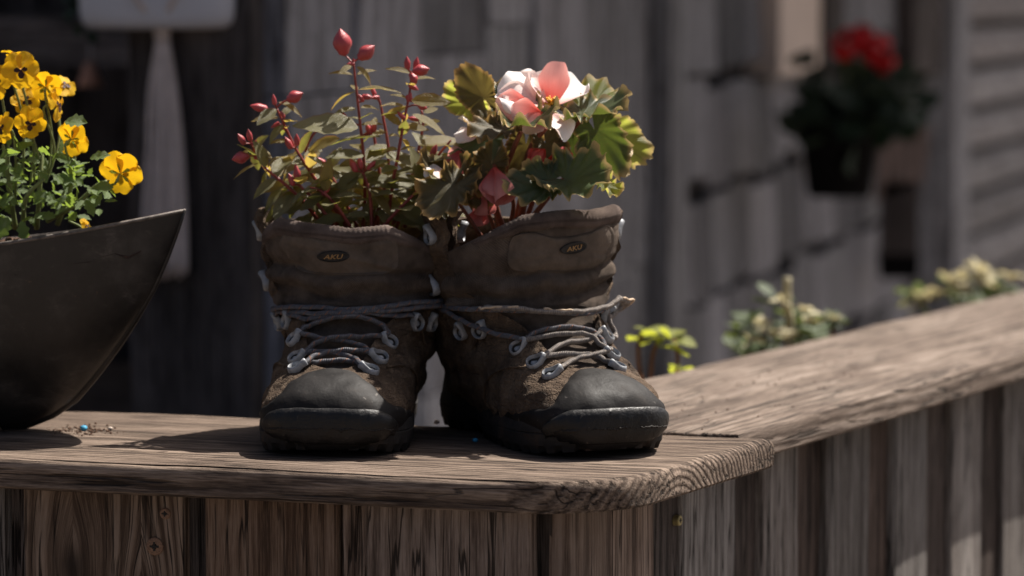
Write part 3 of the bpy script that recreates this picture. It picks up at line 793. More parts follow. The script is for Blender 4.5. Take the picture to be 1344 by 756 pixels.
class Boot:
    def __init__(s, name, loc, heading, mir, label, seed):
        s.mir = mir; s.seed = seed
        s.root = empty(name, loc, R(heading), label, 'boot', 'pair of planted hiking boots')
    def B(s, v, ph):
        """Base surface. ph in degrees: 0 = front/top, 180 = sole/heel, positive = +y."""
        q = stn(v); a = R(ph)
        c = spow(math.cos(a), 2 / q[6]); d = spow(math.sin(a), 2 / q[6])
        mx = (q[0] + q[2]) / 2; mz = (q[1] + q[3]) / 2
        return Vector((mx + (q[0] - q[2]) / 2 * c, d * q[4] * (1 + q[5] * c) + s.yc(v), mz + (q[1] - q[3]) / 2 * c))
    def yc(s, v):
        return s.mir * 0.006 * math.sin(min(v, 9) / 9 * math.pi) * -1
    def N(s, v, ph):
        if v < 0.9:
            return (s.B(max(v, 0.02), ph) - Vector((0.10, s.yc(1.0), 0.027))).normalized()
        e = 0.05
        dv = s.B(min(v + e, 14.99), ph) - s.B(max(v - e, 0.0), ph)
        dp = s.B(v, ph + 1.5) - s.B(v, ph - 1.5)
        n = dp.cross(dv)
        if n.length < 1e-12: return Vector((1, 0, 0))
        n.normalize()
        q = stn(v)
        ctr = Vector(((q[0] + q[2]) / 2, 0, (q[1] + q[3]) / 2))
        if n.dot(s.B(v, ph) - ctr) < 0: n = -n
        return n
    def wr(s, v, ph):
        """Creases and dents of the worn leather."""
        k = 0.0
        b = s.B(v, ph)
        k += 0.0030 * nz(b.x * 45, b.y * 45 + s.seed, b.z * 70) + 0.0012 * nz(b.x * 120, b.y * 120, b.z * 190 + s.seed)
        if v > 7:
            f = min(1, (v - 7) / 2)
            k += f * 0.0032 * math.sin(b.z * 210 + 2.4 * nz(b.y * 22, s.seed, b.x * 14)) * (0.5 + 0.5 * nz(b.x * 20, b.y * 16, s.seed + 3))
        if 4.6 < v < 8 and abs(ph) > 35:
            k += 0.0014 * math.sin(b.x * 260 + 1.5 * nz(b.z * 40, b.y * 20, s.seed)) * min(1, (v - 4.6)) * min(1, 8 - v)
        return k
    def Sf(s, v, ph, off=0.0):
        return s.B(v, ph) + s.N(v, ph) * (off + s.wr(v, ph))
    def opening(s, v):
        return float(np.interp(v, [4.3, 5, 6, 7, 8, 9, 10, 11, 12, 13, 15], [17, 20, 24, 28, 32, 38, 46, 58, 66, 70, 72]))
    def tongue_off(s, v, ph):
        return float(np.interp(v, [4, 6, 8, 9, 10, 11, 12, 15], [-0.003, -0.003, -0.0025, -0.001, 0.002, 0.004, 0.005, 0.006]))
    def Tg(s, v, ph, off=0.0):
        b = s.B(v, ph)
        side = abs(ph) / 75.0
        # horizontal folds of the padded tongue
        fold = 0.0
        if v > 8.5:
            wob = 2.6 * nz(b.y * 24, s.seed + 5) + 1.0 * nz(b.y * 60, s.seed + 1) + s.mir * b.y * 22
            amp = 0.75 + 0.9 * nz(b.y * 28, s.seed + 40)
            fold += 0.0050 * amp * math.exp(-((b.z - 0.132 + 0.003 * wob) / 0.0055) ** 2)
            fold -= 0.0042 * amp * math.exp(-((b.z - 0.1420 + 0.003 * wob) / 0.0030) ** 2)
            fold -= 0.0044 * (1.5 - amp) * math.exp(-((b.z - 0.1235 + 0.003 * wob) / 0.0030) ** 2)
            fold += 0.0030 * math.exp(-((b.z - 0.113) / 0.005) ** 2)
            fold += 0.0030 * nz(b.y * 30, b.z * 45, s.seed + 8) + 0.0012 * nz(b.y * 70, b.z * 190, s.seed + 2)
        nrm = s.N(v, ph)
        return b + nrm * (s.tongue_off(v, ph) + off + fold) - Vector((0.010 * max(0, side - 0.55) ** 1.3, 0, 0))
    def top_v(s, ph):
        """Station of the tongue's top edge: high towards the outer side, falling to the inner side."""
        x = ph * s.mir                       # -78 outer ... +78 inner
        z = float(np.interp(x, [-80, -66, -45, -22, 0, 20, 40, 56, 70, 80], [0.156, 0.171, 0.181, 0.178, 0.1745, 0.177, 0.166, 0.155, 0.149, 0.147]))
        if s.mir < 0: z = float(np.interp(x, [-80, -66, -45, -22, 0, 20, 40, 56, 70, 80], [0.178, 0.1885, 0.191, 0.1885, 0.189, 0.186, 0.172, 0.162, 0.155, 0.152]))
        lo, hi = 9.0, 14.95
        for _ in range(24):
            m = (lo + hi) / 2
            if s.B(m, ph).z < z: lo = m
            else: hi = m
        return lo
    def part(s, name, v, f, mat, uv=None, sharp=None, smooth=True):
        return obj(name, v, f, mat, s.root, smooth, uv, sharp)

    # ---------------------------------------------------------------- parts
    def build(s, hooks, laces, worn):
        s.upper(); s.toe(); s.sole(); s.tongue(); s.badge_()
        s.hooks(hooks); s.laces(laces, worn); s.soil()
    def upper(s):
        # closed shell with thickness; the front is open from the vamp to the collar
        vs = [2.3 + (14.4 - 2.3) * i / 109 for i in range(110)]
        na = 120
        verts, uv = [], []
        for lay, off in ((0, 0.0012), (1, -0.0026)):
            for v in vs:
                op = s.opening(v) if v > 4.5 else 0.0
                if v < 4.7: op = s.opening(4.7) * max(0.0, (v - 4.3) / 0.4) if v > 4.3 else 0.0
                lo, hi = op, 360 - op
                for j in range(na):
                    t = j / (na - 1)
                    ph = lo + (hi - lo) * t
                    if ph > 180: ph -= 360
                    vv = v
                    if v > 12.2:                      # collar line dips towards the back and rises at the flap
                        k = (v - 12.2) / 2.2
                        a = abs(ph)
                        top = float(np.interp(a, [60, 76, 92, 115, 180], [13.3, 14.3, 14.5, 13.9, 14.2]))
                        vv = 12.2 + k * (top - 12.2)
                    e = off + 0.0075 * max(0, min(1, (v - 10) / 3)) * math.exp(-((abs(ph) - 84) / 22.0) ** 2) + (0.0016 * math.exp(-((abs(ph) - op) / 5.0) ** 2) if (lay == 0 and v > 4.6) else 0)
                    p = s.Sf(vv, ph, e)
                    verts.append(p); uv.append((vv / 10, ph / 100))
        n = len(vs)
        g0 = grid_faces(n, na)
        f = list(g0) + [tuple(reversed([i + n * na for i in q])) for q in g0]
        rim = [i * na for i in range(n)] + [(n - 1) * na + j for j in range(1, na)] + [i * na + na - 1 for i in range(n - 2, -1, -1)]
        N = n * na
        for a in range(len(rim) - 1):
            f.append((rim[a], rim[a + 1], rim[a + 1] + N, rim[a] + N))
        u = s.part('upper', verts, f, M['leather'], None, 50)
        # seams: raised piping lines where the panels meet
        for side in (-1, 1):
            mb = MB()
            for path in ([(5.2, 44), (6.2, 62), (7.0, 84), (7.2, 106), (6.8, 124)], [(9.0, 52), (8.6, 74), (8.9, 96), (9.6, 118), (10.2, 140), (10.3, 165)], [(12.0, 74), (11.4, 92), (11.3, 120), (11.6, 150), (11.8, 178)]):
                pts = smooth_path([s.Sf(v_, side * p_, 0.0016) for v_, p_ in path], 8)
                mb.tube(pts, 0.0011, 5)
            obj('seam', [Vector(q) for q in mb.v], mb.f, M['leather'], u)
    def toe(s):
        na, nr = 91, 22
        verts = []
        span = 180.0
        def edge(ph):
            a = abs(ph)
            e = float(np.interp(a, [0, 15, 30, 50, 66, 78, 90, 100, 112, 124, 140, 180], [4.45, 4.3, 3.8, 3.2, 3.0, 3.35, 4.2, 5.2, 6.1, 4.0, 2.2, 1.6]))
            return e + (0.12 * nz(ph * 0.05, s.seed) if a < 100 else 0)
        for j in range(na):
            ph = -span + 2 * span * j / (na - 1)
            ve = edge(ph)
            for i in range(nr):
                t = i / (nr - 1)
                v = ve * t
                b = s.B(v, ph)
                off = 0.0034 * min(1.0, (1 - t) * 9) ** 0.6 + 0.0004
                off += 0.0010 * nz(b.x * 40, b.y * 40, s.seed + 2) + 0.0008 * nz(b.x * 100, b.y * 90, b.z * 90 + s.seed)
                verts.append(b + s.N(v, ph) * off)
        cap = s.part('toe_cap', verts, grid_faces(na, nr), M['rubber'], None, 60)
        tag(cap, 'scuffed black rubber toe cap')
        # bumper wrapped round the toe with a lip on its top edge
        tree = BVHTree.FromPolygons([tuple(q) for q in verts], [tuple(q) for q in grid_faces(na, nr)])
        y0 = s.yc(3.5)
        def hit(an, z, o):
            d = Vector((math.cos(R(an)), math.sin(R(an)), 0)); org = Vector((0.085, y0, z))
            p = tree.ray_cast(org, d)[0]
            if p is None: p = org + d * 0.062
            return p + d * o
        nb = 73
        sec = [(0.0060, -0.004), (0.0105, -0.0030), (0.0125, 0.0020), (0.0150, 0.0030), (0.0225, 0.0036), (0.0300, 0.0036), (0.0350, 0.0036), (0.0385, 0.0032), (0.0405, 0.0018), (0.0410, -0.0015)]
        bv = []
        for j in range(nb):
            t = -1 + 2 * j / (nb - 1)
            an = t * 60
            drop = 0.020 * max(0.0, (abs(t) - 0.50) / 0.50) ** 1.7 + 0.004 * abs(t) ** 2
            edge_ = min(1.0, (1 - abs(t)) * 7)
            for (z, o) in sec:
                zz = z - drop * max(0.0, (z - 0.011)) / 0.030 + 0.0008 * nz(t * 5, s.seed)
                bv.append(hit(an, zz, -0.002 + (o + 0.002) * edge_ + 0.0004 * nz(t * 16, z * 90, s.seed)))
        bm_ = s.part('toe_bumper', bv, grid_faces(nb, len(sec)), M['rubber_gloss'], None, 32)
        # ragged split between bumper and sole
        pts = []
        for j in range(200):
            t = -0.80 + 1.6 * j / 199
            zz = 0.0245 + 0.0016 * nz(t * 9, s.seed + 1) + 0.0012 * nz(t * 31, s.seed) + 0.0007 * nz(t * 90, s.seed) - 0.004 * t * t
            pts.append(hit(t * 60, zz, 0.0033))
        rr = [max(0.00012, 0.0012 * (0.62 + 0.9 * nz(i * 0.045, s.seed + 6) + 0.7 * nz(i * 0.31, s.seed)) * min(1, i / 16, (199 - i) / 16)) for i in range(200)]
        tv_, tf_, tu_ = tube(pts, rr, 6)
        obj('crack', tv_, tf_, M['screw_slot'], bm_)
    # plan outline of the foot as a function of angle about the ball: -100..100 degrees round the toe
    def outline(s, an, z=0.02):
        a = R(an)
        q = 2.45
        c = spow(math.cos(a), 2 / q); d = spow(math.sin(a), 2 / q)
        bx = 0.062
        sx_ = 0.0865 if c > 0 else 0.12
        return (bx + sx_ * c - 0.0005, d * 0.0575 * (1.0) + s.yc(4.5 + 1.2 * (1 - math.cos(a))))
    def out_n(s, an):
        e = 1.0
        p = s.outline(an + e); q = s.outline(an - e)
        t = Vector((p[0] - q[0], p[1] - q[1], 0)).normalized()
        n = Vector((t.y, -t.x, 0))
        if n.dot(Vector((math.cos(R(an)), math.sin(R(an)), 0))) < 0: n = -n
        return n
    def sole_outline(s):
        """Closed plan outline of the sole, counter-clockwise from the toe tip."""
        half = [(0.1505, 0.0), (0.1490, 0.018), (0.1430, 0.034), (0.131, 0.0465), (0.112, 0.0555), (0.088, 0.0600), (0.060, 0.0595), (0.030, 0.0555), (0.0, 0.0495), (-0.030, 0.0445), (-0.060, 0.0420), (-0.090, 0.0425), (-0.113, 0.0400), (-0.130, 0.031), (-0.1385, 0.017), (-0.141, 0.0)]
        pts = [Vector((x, y, 0)) for x, y in half]
        full = pts + [Vector((p.x, -p.y, 0)) for p in reversed(pts[1:-1])]
        full = smooth_path(full + [full[0]], 7)[:-1]
        return [p + Vector((0, s.yc(np.interp(p.x, [-0.14, 0, 0.15], [8.5, 6.5, 3.0])), 0)) for p in full]
    def sole(s):
        ol = s.sole_outline(); n = len(ol)
        nrm = []
        for i in range(n):
            t = (ol[(i + 1) % n] - ol[i - 1]).normalized(); nrm.append(Vector((t.y, -t.x, 0)))
        def low(x):
            z = 0.0
            if x > 0.085: z = 0.006 * ((x - 0.085) / 0.065) ** 2
            if -0.062 < x < -0.012: z = 0.008 * min(1, (x + 0.062) / 0.006, (-0.012 - x) / 0.016)
            return z
        lv = [(0.0, -0.006), (0.0008, -0.0015), (0.0055, 0.0), (0.0075, 0.0012), (0.013, 0.0016), (0.0170, 0.0022), (0.0180, 0.0012), (0.0186, 0.0022), (0.024, 0.0016), (0.0265, 0.0004), (0.0275, -0.004)]
        verts = []
        acc = 0.0
        lug = []
        for i in range(n):
            acc += (ol[i] - ol[i - 1]).length
            ph = (acc % 0.0175) / 0.0175
            lug.append(1.0 if ph < 0.64 else 0.0)
        for k, (z, o) in enumerate(lv):
            for i in range(n):
                p = ol[i]; zl = low(p.x)
                hz = zl + (z / 0.0275) * (0.0275 + 0.003 * (1 if p.x < -0.05 else 0) - zl * (0.55))
                oo = o + 0.0007 * nz(p.x * 60, p.y * 60, z * 90 + s.seed)
                if k <= 2 and not lug[i]: oo -= 0.0022; hz += (0.0016 if k < 2 else 0.0004)
                verts.append((p.x + nrm[i].x * oo, p.y + nrm[i].y * oo, hz))
        f = grid_faces(len(lv), n, True)
        f.append(tuple(range(n))); f.append(tuple((len(lv) - 1) * n + i for i in reversed(range(n))))
        s.part('sole', verts, f, M['sole'], None, 45)
        # rubber rand along the sides and heel
        verts = []
        sec = [(0.020, 0.0010), (0.024, 0.0028), (0.034, 0.0016), (0.0405, 0.0008), (0.042, -0.003)]
        m = 0
        ids = [i for i in range(n) if ol[i].x < 0.07]
        st = next(i for i in ids if (i - 1) % n not in ids)
        seq = []
        i = st
        while i in ids:
            seq.append(i); i = (i + 1) % n
            if i == st: break
        for a, i in enumerate(seq):
            tp = min(1.0, a / 8, (len(seq) - 1 - a) / 8)
            for (z, o) in sec:
                hx = 1.0 + (0.35 if ol[i].x < -0.09 else 0)
                zz = 0.020 + (z - 0.020) * hx * (0.75 + 0.25 * tp)
                verts.append((ol[i].x + nrm[i].x * (o - 0.0015 - 0.12 * (zz - 0.02)), ol[i].y + nrm[i].y * (o - 0.0015 - 0.05 * (zz - 0.02)), zz))
        s.part('rand', verts, grid_faces(len(seq), len(sec)), M['rubber'], None, 50)
    def tongue(s):
        na, nv = 91, 90
        verts, uv = [], []
        span = 77.0
        for j in range(na):
            x = -1 + 2 * j / (na - 1)
            for i in range(nv):
                t = i / (nv - 1)
                half = np.interp(t, [0, 0.25, 0.5, 0.62, 0.75, 1.0], [26, 36, 44, 56, 68, 71])
                ph = x * half
                v = 4.45 + (s.top_v(ph) - 4.45) * t
                p = s.Tg(v, ph)
                verts.append(p); uv.append((t * 1.0, x * 0.9))
        f = grid_faces(na, nv)
        s.tongue_o = s.part('tongue', verts, f, M['cordura'], uv)
        # padded knitted roll along the top edge
        mb = MB()
        ns = 240
        ring = 22
        vv, uu = [], []
        for j in range(ns):
            ph = -71 + 142 * j / (ns - 1)
            tv = s.top_v(ph)
            xs = ph * s.mir
            thick = float(np.interp(xs, [-78, -60, -30, 0, 20, 42, 60, 78], [0.0040, 0.0064, 0.0068, 0.0062, 0.0062, 0.0040, 0.0024, 0.0016]))
            c = s.Tg(tv, ph, -0.003) - Vector((0, 0, thick * 0.55))
            n_ = s.N(min(tv, 13.5), ph); n_ = Vector((n_.x, n_.y, 0)).normalized()
            for k in range(ring):
                a = 2 * math.pi * k / ring
                bul = 1 + 0.07 * nz(j * 0.1, math.cos(a) * 1.5, math.sin(a) * 1.5 + s.seed) + 0.055 * math.sin(2 * math.pi * (j / 4.0 + 2 * k / 22.0)) * (1 if k % 2 else 0.6)
                vv.append(c + n_ * math.cos(a) * thick * 0.85 * bul + Vector((0, 0, 1)) * math.sin(a) * thick * 1.15 * bul)
                uu.append((j * 0.0125, k * 0.033))
        ff = grid_faces(ns, ring, True)
        obj('collar_padding', vv, ff, M['padding'], s.root, True, uu)
        # inner lining sheet behind the tongue so that the roll closes
        verts = []
        for j in range(na):
            x = -1 + 2 * j / (na - 1); ph = x * 71
            for i in range(10):
                t = i / 9
                v = 9.5 + (s.top_v(ph) - 9.5) * t
                verts.append(s.Tg(v, ph, -0.009))
        s.part('lining', verts, grid_faces(na, 10), M['lining'])
    def top_frac(s, ph, t):
        return 9.0 + (s.top_v(ph) - 9.0) * t
    def on_tongue(s, y, z, off):
        """Point of the tongue at lateral y and height z (boot axes)."""
        v, ph = 12.0, 0.0
        if abs(y) > 0.045:
            plo, phi = (0.0, 88.0) if y > 0 else (-88.0, 0.0)
            for _ in range(16):
                ph = (plo + phi) / 2
                lo, hi = 6.0, 14.9
                for _ in range(16):
                    v = (lo + hi) / 2
                    if s.B(v, ph).z < z: lo = v
                    else: hi = v
                if s.B(v, ph).y < y: plo = ph
                else: phi = ph
            return s.Tg(v, ph, off)
        for _ in range(12):
            b = s.B(v, ph)
            v += (z - b.z) * 72
            v = max(8.0, min(14.9, v))
            W = stn(v)[4]
            ph = math.degrees(math.asin(max(-0.97, min(0.97, spow((y - s.yc(v)) / W, 1.1)))))
        return s.Tg(v, ph, off)
    def badge_(s):
        m = s.mir
        # stitched trapezoid patch
        oc = [(-0.055, 0.163), (-0.050, 0.1745), (-0.040, 0.1765), (-0.024, 0.1705), (0.0, 0.1685), (0.018, 0.1725), (0.030, 0.1715), (0.0345, 0.166), (0.0335, 0.150), (0.0275, 0.1405), (0.012, 0.1385), (-0.012, 0.1385), (-0.030, 0.140), (-0.042, 0.146), (-0.050, 0.155)]
        if m < 0:
            oc = [(x, z + 0.003) for x, z in oc]
        oc = [(x * m, z) for x, z in oc]
        cx = sum(p[0] for p in oc) / len(oc); cz = sum(p[1] for p in oc) / len(oc)
        oc = [(p.x, p.y) for p in smooth_path([Vector((x, z, 0)) for x, z in oc + [oc[0]]], 5)[:-1]]
        n = len(oc)
        verts = []
        rr = [(1.0, -0.0006), (0.995, 0.0012), (0.965, 0.0018), (0.93, 0.0010), (0.90, 0.0016), (0.7, 0.0020), (0.4, 0.0022), (0.1, 0.0022)]
        for r_, o in rr:
            for (x, z) in oc:
                verts.append(s.on_tongue(cx + (x - cx) * r_, cz + (z - cz) * r_, o))
        f = grid_faces(len(rr), n, True)
        f.append(tuple((len(rr) - 1) * n + i for i in range(n)))
        pt = s.part('tongue_patch', verts, f, M['patch'], None, 60)
        # oval badge with stitched border and lettering
        bx, bz = (-0.0105 * m, 0.1555) if m > 0 else (-0.013 * m, 0.1625)
        tilt = 0.03 if m > 0 else 0.16
        def bp(x, z, off):
            return s.on_tongue(bx + x * math.cos(tilt) - z * math.sin(tilt), bz + x * math.sin(tilt) + z * math.cos(tilt), off)
        n = 36
        verts = []
        rr = [(1.0, 0.0015), (0.985, 0.0036), (0.88, 0.0040), (0.80, 0.0031), (0.4, 0.0031), (0.05, 0.0031)]
        ax, az = 0.0112, 0.0050
        for r_, o in rr:
            for k in range(n):
                a = 2 * math.pi * k / n
                verts.append(bp(ax * r_ * math.cos(a), az * r_ * math.sin(a), o))
        f = grid_faces(len(rr), n, True); f.append(tuple((len(rr) - 1) * n + i for i in range(n)))
        bd = s.part('badge', verts, f, M['badge'], None, 50)
        cu = bpy.data.curves.new('lettering', 'FONT'); cu.body = 'AKU'; cu.align_x = 'CENTER'; cu.align_y = 'CENTER'; cu.size = 1.0; cu.resolution_u = 2; cu.shear = 0.25; cu.offset = 0.02
        to = bpy.data.objects.new('lettering', cu); col.objects.link(to)
        dg = bpy.context.evaluated_depsgraph_get()
        me = bpy.data.meshes.new_from_object(to.evaluated_get(dg))
        bpy.data.objects.remove(to)
        co = np.array([q.co[:] for q in me.vertices])
        hx = max(abs(co[:, 0])); hz_ = (co[:, 1].max() - co[:, 1].min())
        zc_ = (co[:, 1].max() + co[:, 1].min()) / 2
        for q in me.vertices:
            x = q.co.x / hx * 0.0070; z = (q.co.y - zc_) / hz_ * 0.0040
            q.co = bp(x, z, 0.0037)
        me.materials.append(M['badge_gold'])
        o = link('lettering', me, bd)
    def hooks(s, lst):
        me = HOOK
        s.hook_pos = {}
        for key, v, ph, tw in lst:
            p = s.Sf(v, ph, 0.0016 + 0.0075 * max(0, min(1, (v - 10) / 3))); n_ = s.N(v, ph)
            sg = -1 if ph > 0 else 1
            t = (s.B(v, ph + sg * 2) - s.B(v, ph)).normalized()
            t = (t - n_ * t.dot(n_)).normalized()
            t = Matrix.Rotation(R(tw) * (1 if ph > 0 else -1), 3, n_) @ t
            y = n_.cross(t)
            m = Matrix.Identity(4); m.col[0][:3] = t; m.col[1][:3] = y; m.col[2][:3] = n_; m.translation = p
            link('lace_hook', me, s.root, m @ Matrix.Diagonal((1.2, 1.42, 1.15, 1)))
            s.hook_pos[key] = (p + t * 0.0092 + n_ * 0.0034, p, t, n_)
    def laces(s, strands, worn):
        mb = MB(); mw = MB()
        for kind, spec in strands:
            pts = []
            for q in spec:
                if isinstance(q, str):
                    pts.append(s.hook_pos[q][0])
                elif q[0] == 'z':
                    lo, hi = 5.0, 14.5
                    for _ in range(22):
                        m_ = (lo + hi) / 2
                        if s.B(m_, q[1]).z < q[2]: lo = m_
                        else: hi = m_
                    pts.append(s.Sf(lo, q[1], q[3]))
                elif q[0] == 'yz':
                    pts.append(s.on_tongue(q[1], q[2], q[3]))
                else:
                    v, ph, off = q
                    pts.append((s.Tg(v, ph, off) if abs(ph) < s.opening(v) else s.Sf(v, ph, off)))
            pts = smooth_path(pts, 9)
            pts = [p + Vector((nz(i * 0.3, s.seed), nz(i * 0.3, s.seed + 7), nz(i * 0.3, s.seed + 14))) * 0.0012 for i, p in enumerate(pts)]
            if kind == 'c':
                tv_, tf_, tu_ = tube(pts, 0.0010, 6); s.part('lace_core', tv_, tf_, M['lace_core'], tu_); continue
            tgt = {'l': mb, 'w': mw}[kind]
            rad = {'l': 0.0022, 'w': 0.0022}[kind]
            rads = [rad * (1 + 0.12 * nz(i * 0.7, s.seed + 30)) for i in range(len(pts))]
            tgt.tube(pts, rads, 8)
        if mb.v:
            o = obj('lace', [Vector(q) for q in mb.v], mb.f, M['lace'], s.root, True, mb.uv)
        if mw.v:
            o2 = obj('lace', [Vector(q) for q in mw.v], mw.f, M['lace_worn'], s.root, True, mw.uv)
            tag(o2, 'worn frayed pale lace')
    def soil(s):
        verts = []
        na, nr = 40, 8
        for i in range(nr):
            r_ = 1 - i / nr
            for j in range(na):
                ph = 360 * j / na - 180
                b = s.B(13.0, ph)
                q = stn(13.0); c = Vector(((q[0] + q[2]) / 2, 0, (q[1] + q[3]) / 2 - 0.008))
                p = c + (b - c) * (0.93 * r_)
                p.z = c.z - 0.004 + 0.006 * nz(p.x * 60, p.y * 60, s.seed)
                verts.append(p)
        f = grid_faces(nr, na, True); f.append(tuple((nr - 1) * na + i for i in range(na)))
        s.part('soil', verts, f, M['soil'])

def hook_mesh():
    n, rows = 28, 12
    v = []
    prof = [(0.02, 0.0017), (0.20, 0.0016), (0.32, 0.0010), (0.38, -0.0004), (0.56, -0.0006), (0.63, 0.0012), (0.70, 0.0030), (0.78, 0.0036), (0.88, 0.0033), (0.96, 0.0020), (1.0, 0.0), (0.95, -0.002)]
    for rho, h in prof:
        for k in range(n):
            a = 2 * math.pi * k / n
            r_ = 0.0050 + 0.0056 * max(0, math.cos(a)) ** 2.2
            x = rho * r_ * math.cos(a); y = rho * min(r_, 0.0056) * math.sin(a) * (1.0 - 0.18 * max(0, math.cos(a)))
            lift = 0.0030 * max(0, min(1, (x - 0.0025) / 0.006)) ** 1.2 * (1 if rho < 0.99 else 0.4)
            v.append((x, y, h + lift))
    f = grid_faces(len(prof), n, True)
    f.append(tuple(range(n)))
    me = new_mesh('lace_hook', v, f, M['hook'], True, None, 55)
    me.materials.append(M['hook_groove_shade'])  # darker tone paints the shade inside the dish groove
    for pl_ in me.polygons:
        rows_ = [i // n for i in pl_.vertices]
        if min(rows_) >= 2 and max(rows_) <= 5 and len(pl_.vertices) == 4: pl_.material_index = 1
    return me
HOOK = hook_mesh()

rows = [(4.55, 27, 18), (5.65, 31, 12), (6.95, 37, 0), (8.75, 47, -22), (9.35, 60, -32), (11.3, 74, -75), (13.2, 76, -75)]
def hook_list(sh=0.0):
    out = []
    for sgn, nm in ((-1, 'a'), (1, 'b')):
        for i, (v, ph, tw) in enumerate(rows):
            out.append((nm + str(i), v, sgn * (ph + 5) + (sh if i < 5 else 0), tw))
    return out
left = Boot('hiking_boot', (-0.131, 0.140, 0.0), -94.5, 1, 'brown hiking boot holding the red budded fuchsia, toe towards the viewer', 3.0)
left.build(hook_list(), [
    ('l', ['a0', (4.9, -12, 0.005), (5.0, 10, 0.005), 'b0']),
    ('l', ['b0', (5.3, 8, 0.006), (5.55, -12, 0.007), 'a1']),
    ('l', ['a0', (5.35, -8, 0.008), (5.6, 12, 0.008), 'b1']),
    ('l', ['b1', (6.2, 10, 0.006), (6.5, -12, 0.006), 'a2']),
    ('l', ['a1', (6.3, -8, 0.009), (6.55, 14, 0.008), 'b2']),
    ('l', ['a2', (7.5, -24, 0.007), (7.75, 0, 0.008), (7.7, 20, 0.008), (7.2, 34, 0.007), 'b2']),
    ('l', ['a3', ('yz', -0.030, 0.0985, 0.006), ('yz', 0.0, 0.101, 0.007), ('yz', 0.030, 0.104, 0.007), 'b3']),
    ('l', ['a4', ('yz', -0.052, 0.1065, 0.006), ('yz', -0.025, 0.1045, 0.007), ('yz', 0.0, 0.1045, 0.008), ('yz', 0.028, 0.1075, 0.008), ('yz', 0.050, 0.111, 0.007), ('yz', 0.064, 0.112, 0.006), ('z', 82, 0.108, 0.004), ('z', 92, 0.104, 0.002)]),
    ('l', [('z', -86, 0.102, 0.002), ('z', -76, 0.105, 0.004), ('yz', -0.060, 0.108, 0.005), ('yz', -0.036, 0.110, 0.006), ('yz', 0.0, 0.1085, 0.007), ('yz', 0.026, 0.111, 0.007), ('yz', 0.046, 0.115, 0.006), ('yz', 0.064, 0.115, 0.005), ('z', 82, 0.113, 0.004), ('z', 94, 0.109, 0.002)]),
], 0.0)
right = Boot('hiking_boot', (0.020, 0.131, 0.0), -67.0, -1, 'brown hiking boot holding the begonia, toe turned outwards, frayed pale laces', 11.0)
right.build(hook_list(-6.0), [
    ('w', ['a0', (5.0, -8, 0.006), (5.3, 12, 0.008), (5.55, 24, 0.008), 'b1']),
    ('w', ['b0', (5.2, 10, 0.006), (5.5, -10, 0.006), 'a1']),
    ('w', ['a1', (6.1, -10, 0.007), (6.4, 12, 0.007), 'b2']),
    ('w', ['b1', (6.5, 12, 0.009), (6.75, -8, 0.007), 'a2']),
    ('l', ['a2', (7.2, -24, 0.006), (7.15, 0, 0.007), (6.8, 20, 0.008), 'b1']),
    ('l', ['a2', ('z', -56, 0.098, 0.005), ('z', -70, 0.107, 0.005), ('z', -84, 0.108, 0.003)]),
    ('l', [('z', -92, 0.106, 0.002), ('z', -80, 0.110, 0.004), ('yz', -0.060, 0.112, 0.006), ('yz', -0.042, 0.1115, 0.008), ('yz', -0.02, 0.108, 0.008), ('yz', 0.0, 0.104, 0.008), ('yz', 0.02, 0.1025, 0.008), ('yz', 0.036, 0.106, 0.009)]),
    ('w', [('yz', -0.050, 0.113, 0.008), ('yz', -0.03, 0.1105, 0.010), ('yz', -0.008, 0.1060, 0.010), ('yz', 0.014, 0.1035, 0.010), ('yz', 0.034, 0.1075, 0.010), ('yz', 0.050, 0.113, 0.010), ('yz', 0.060, 0.117, 0.009)]),
    ('w', [('yz', 0.038, 0.107, 0.009), ('yz', 0.050, 0.1145, 0.012), ('yz', 0.058, 0.116, 0.012), ('yz', 0.061, 0.111, 0.011), ('yz', 0.058, 0.105, 0.011), ('yz', 0.052, 0.100, 0.010), 'b3']),
    ('w', [('yz', 0.055, 0.116, 0.012), ('yz', 0.064, 0.113, 0.015), ('yz', 0.068, 0.106, 0.016)]),
    ('w', ['b3', (7.8, 54, 0.008), (7.2, 46, 0.007), 'b2']),
    ('c', [('yz', -0.052, 0.113, 0.011), ('yz', -0.040, 0.1125, 0.0115), ('yz', -0.026, 0.111, 0.0115)]),
    ('c', [('yz', -0.012, 0.108, 0.0115), ('yz', 0.002, 0.1055, 0.0115), ('yz', 0.014, 0.105, 0.011)]),
    ('c', [('yz', 0.056, 0.117, 0.014), ('yz', 0.066, 0.115, 0.020), ('yz', 0.069, 0.109, 0.022)]),
], 1.0)

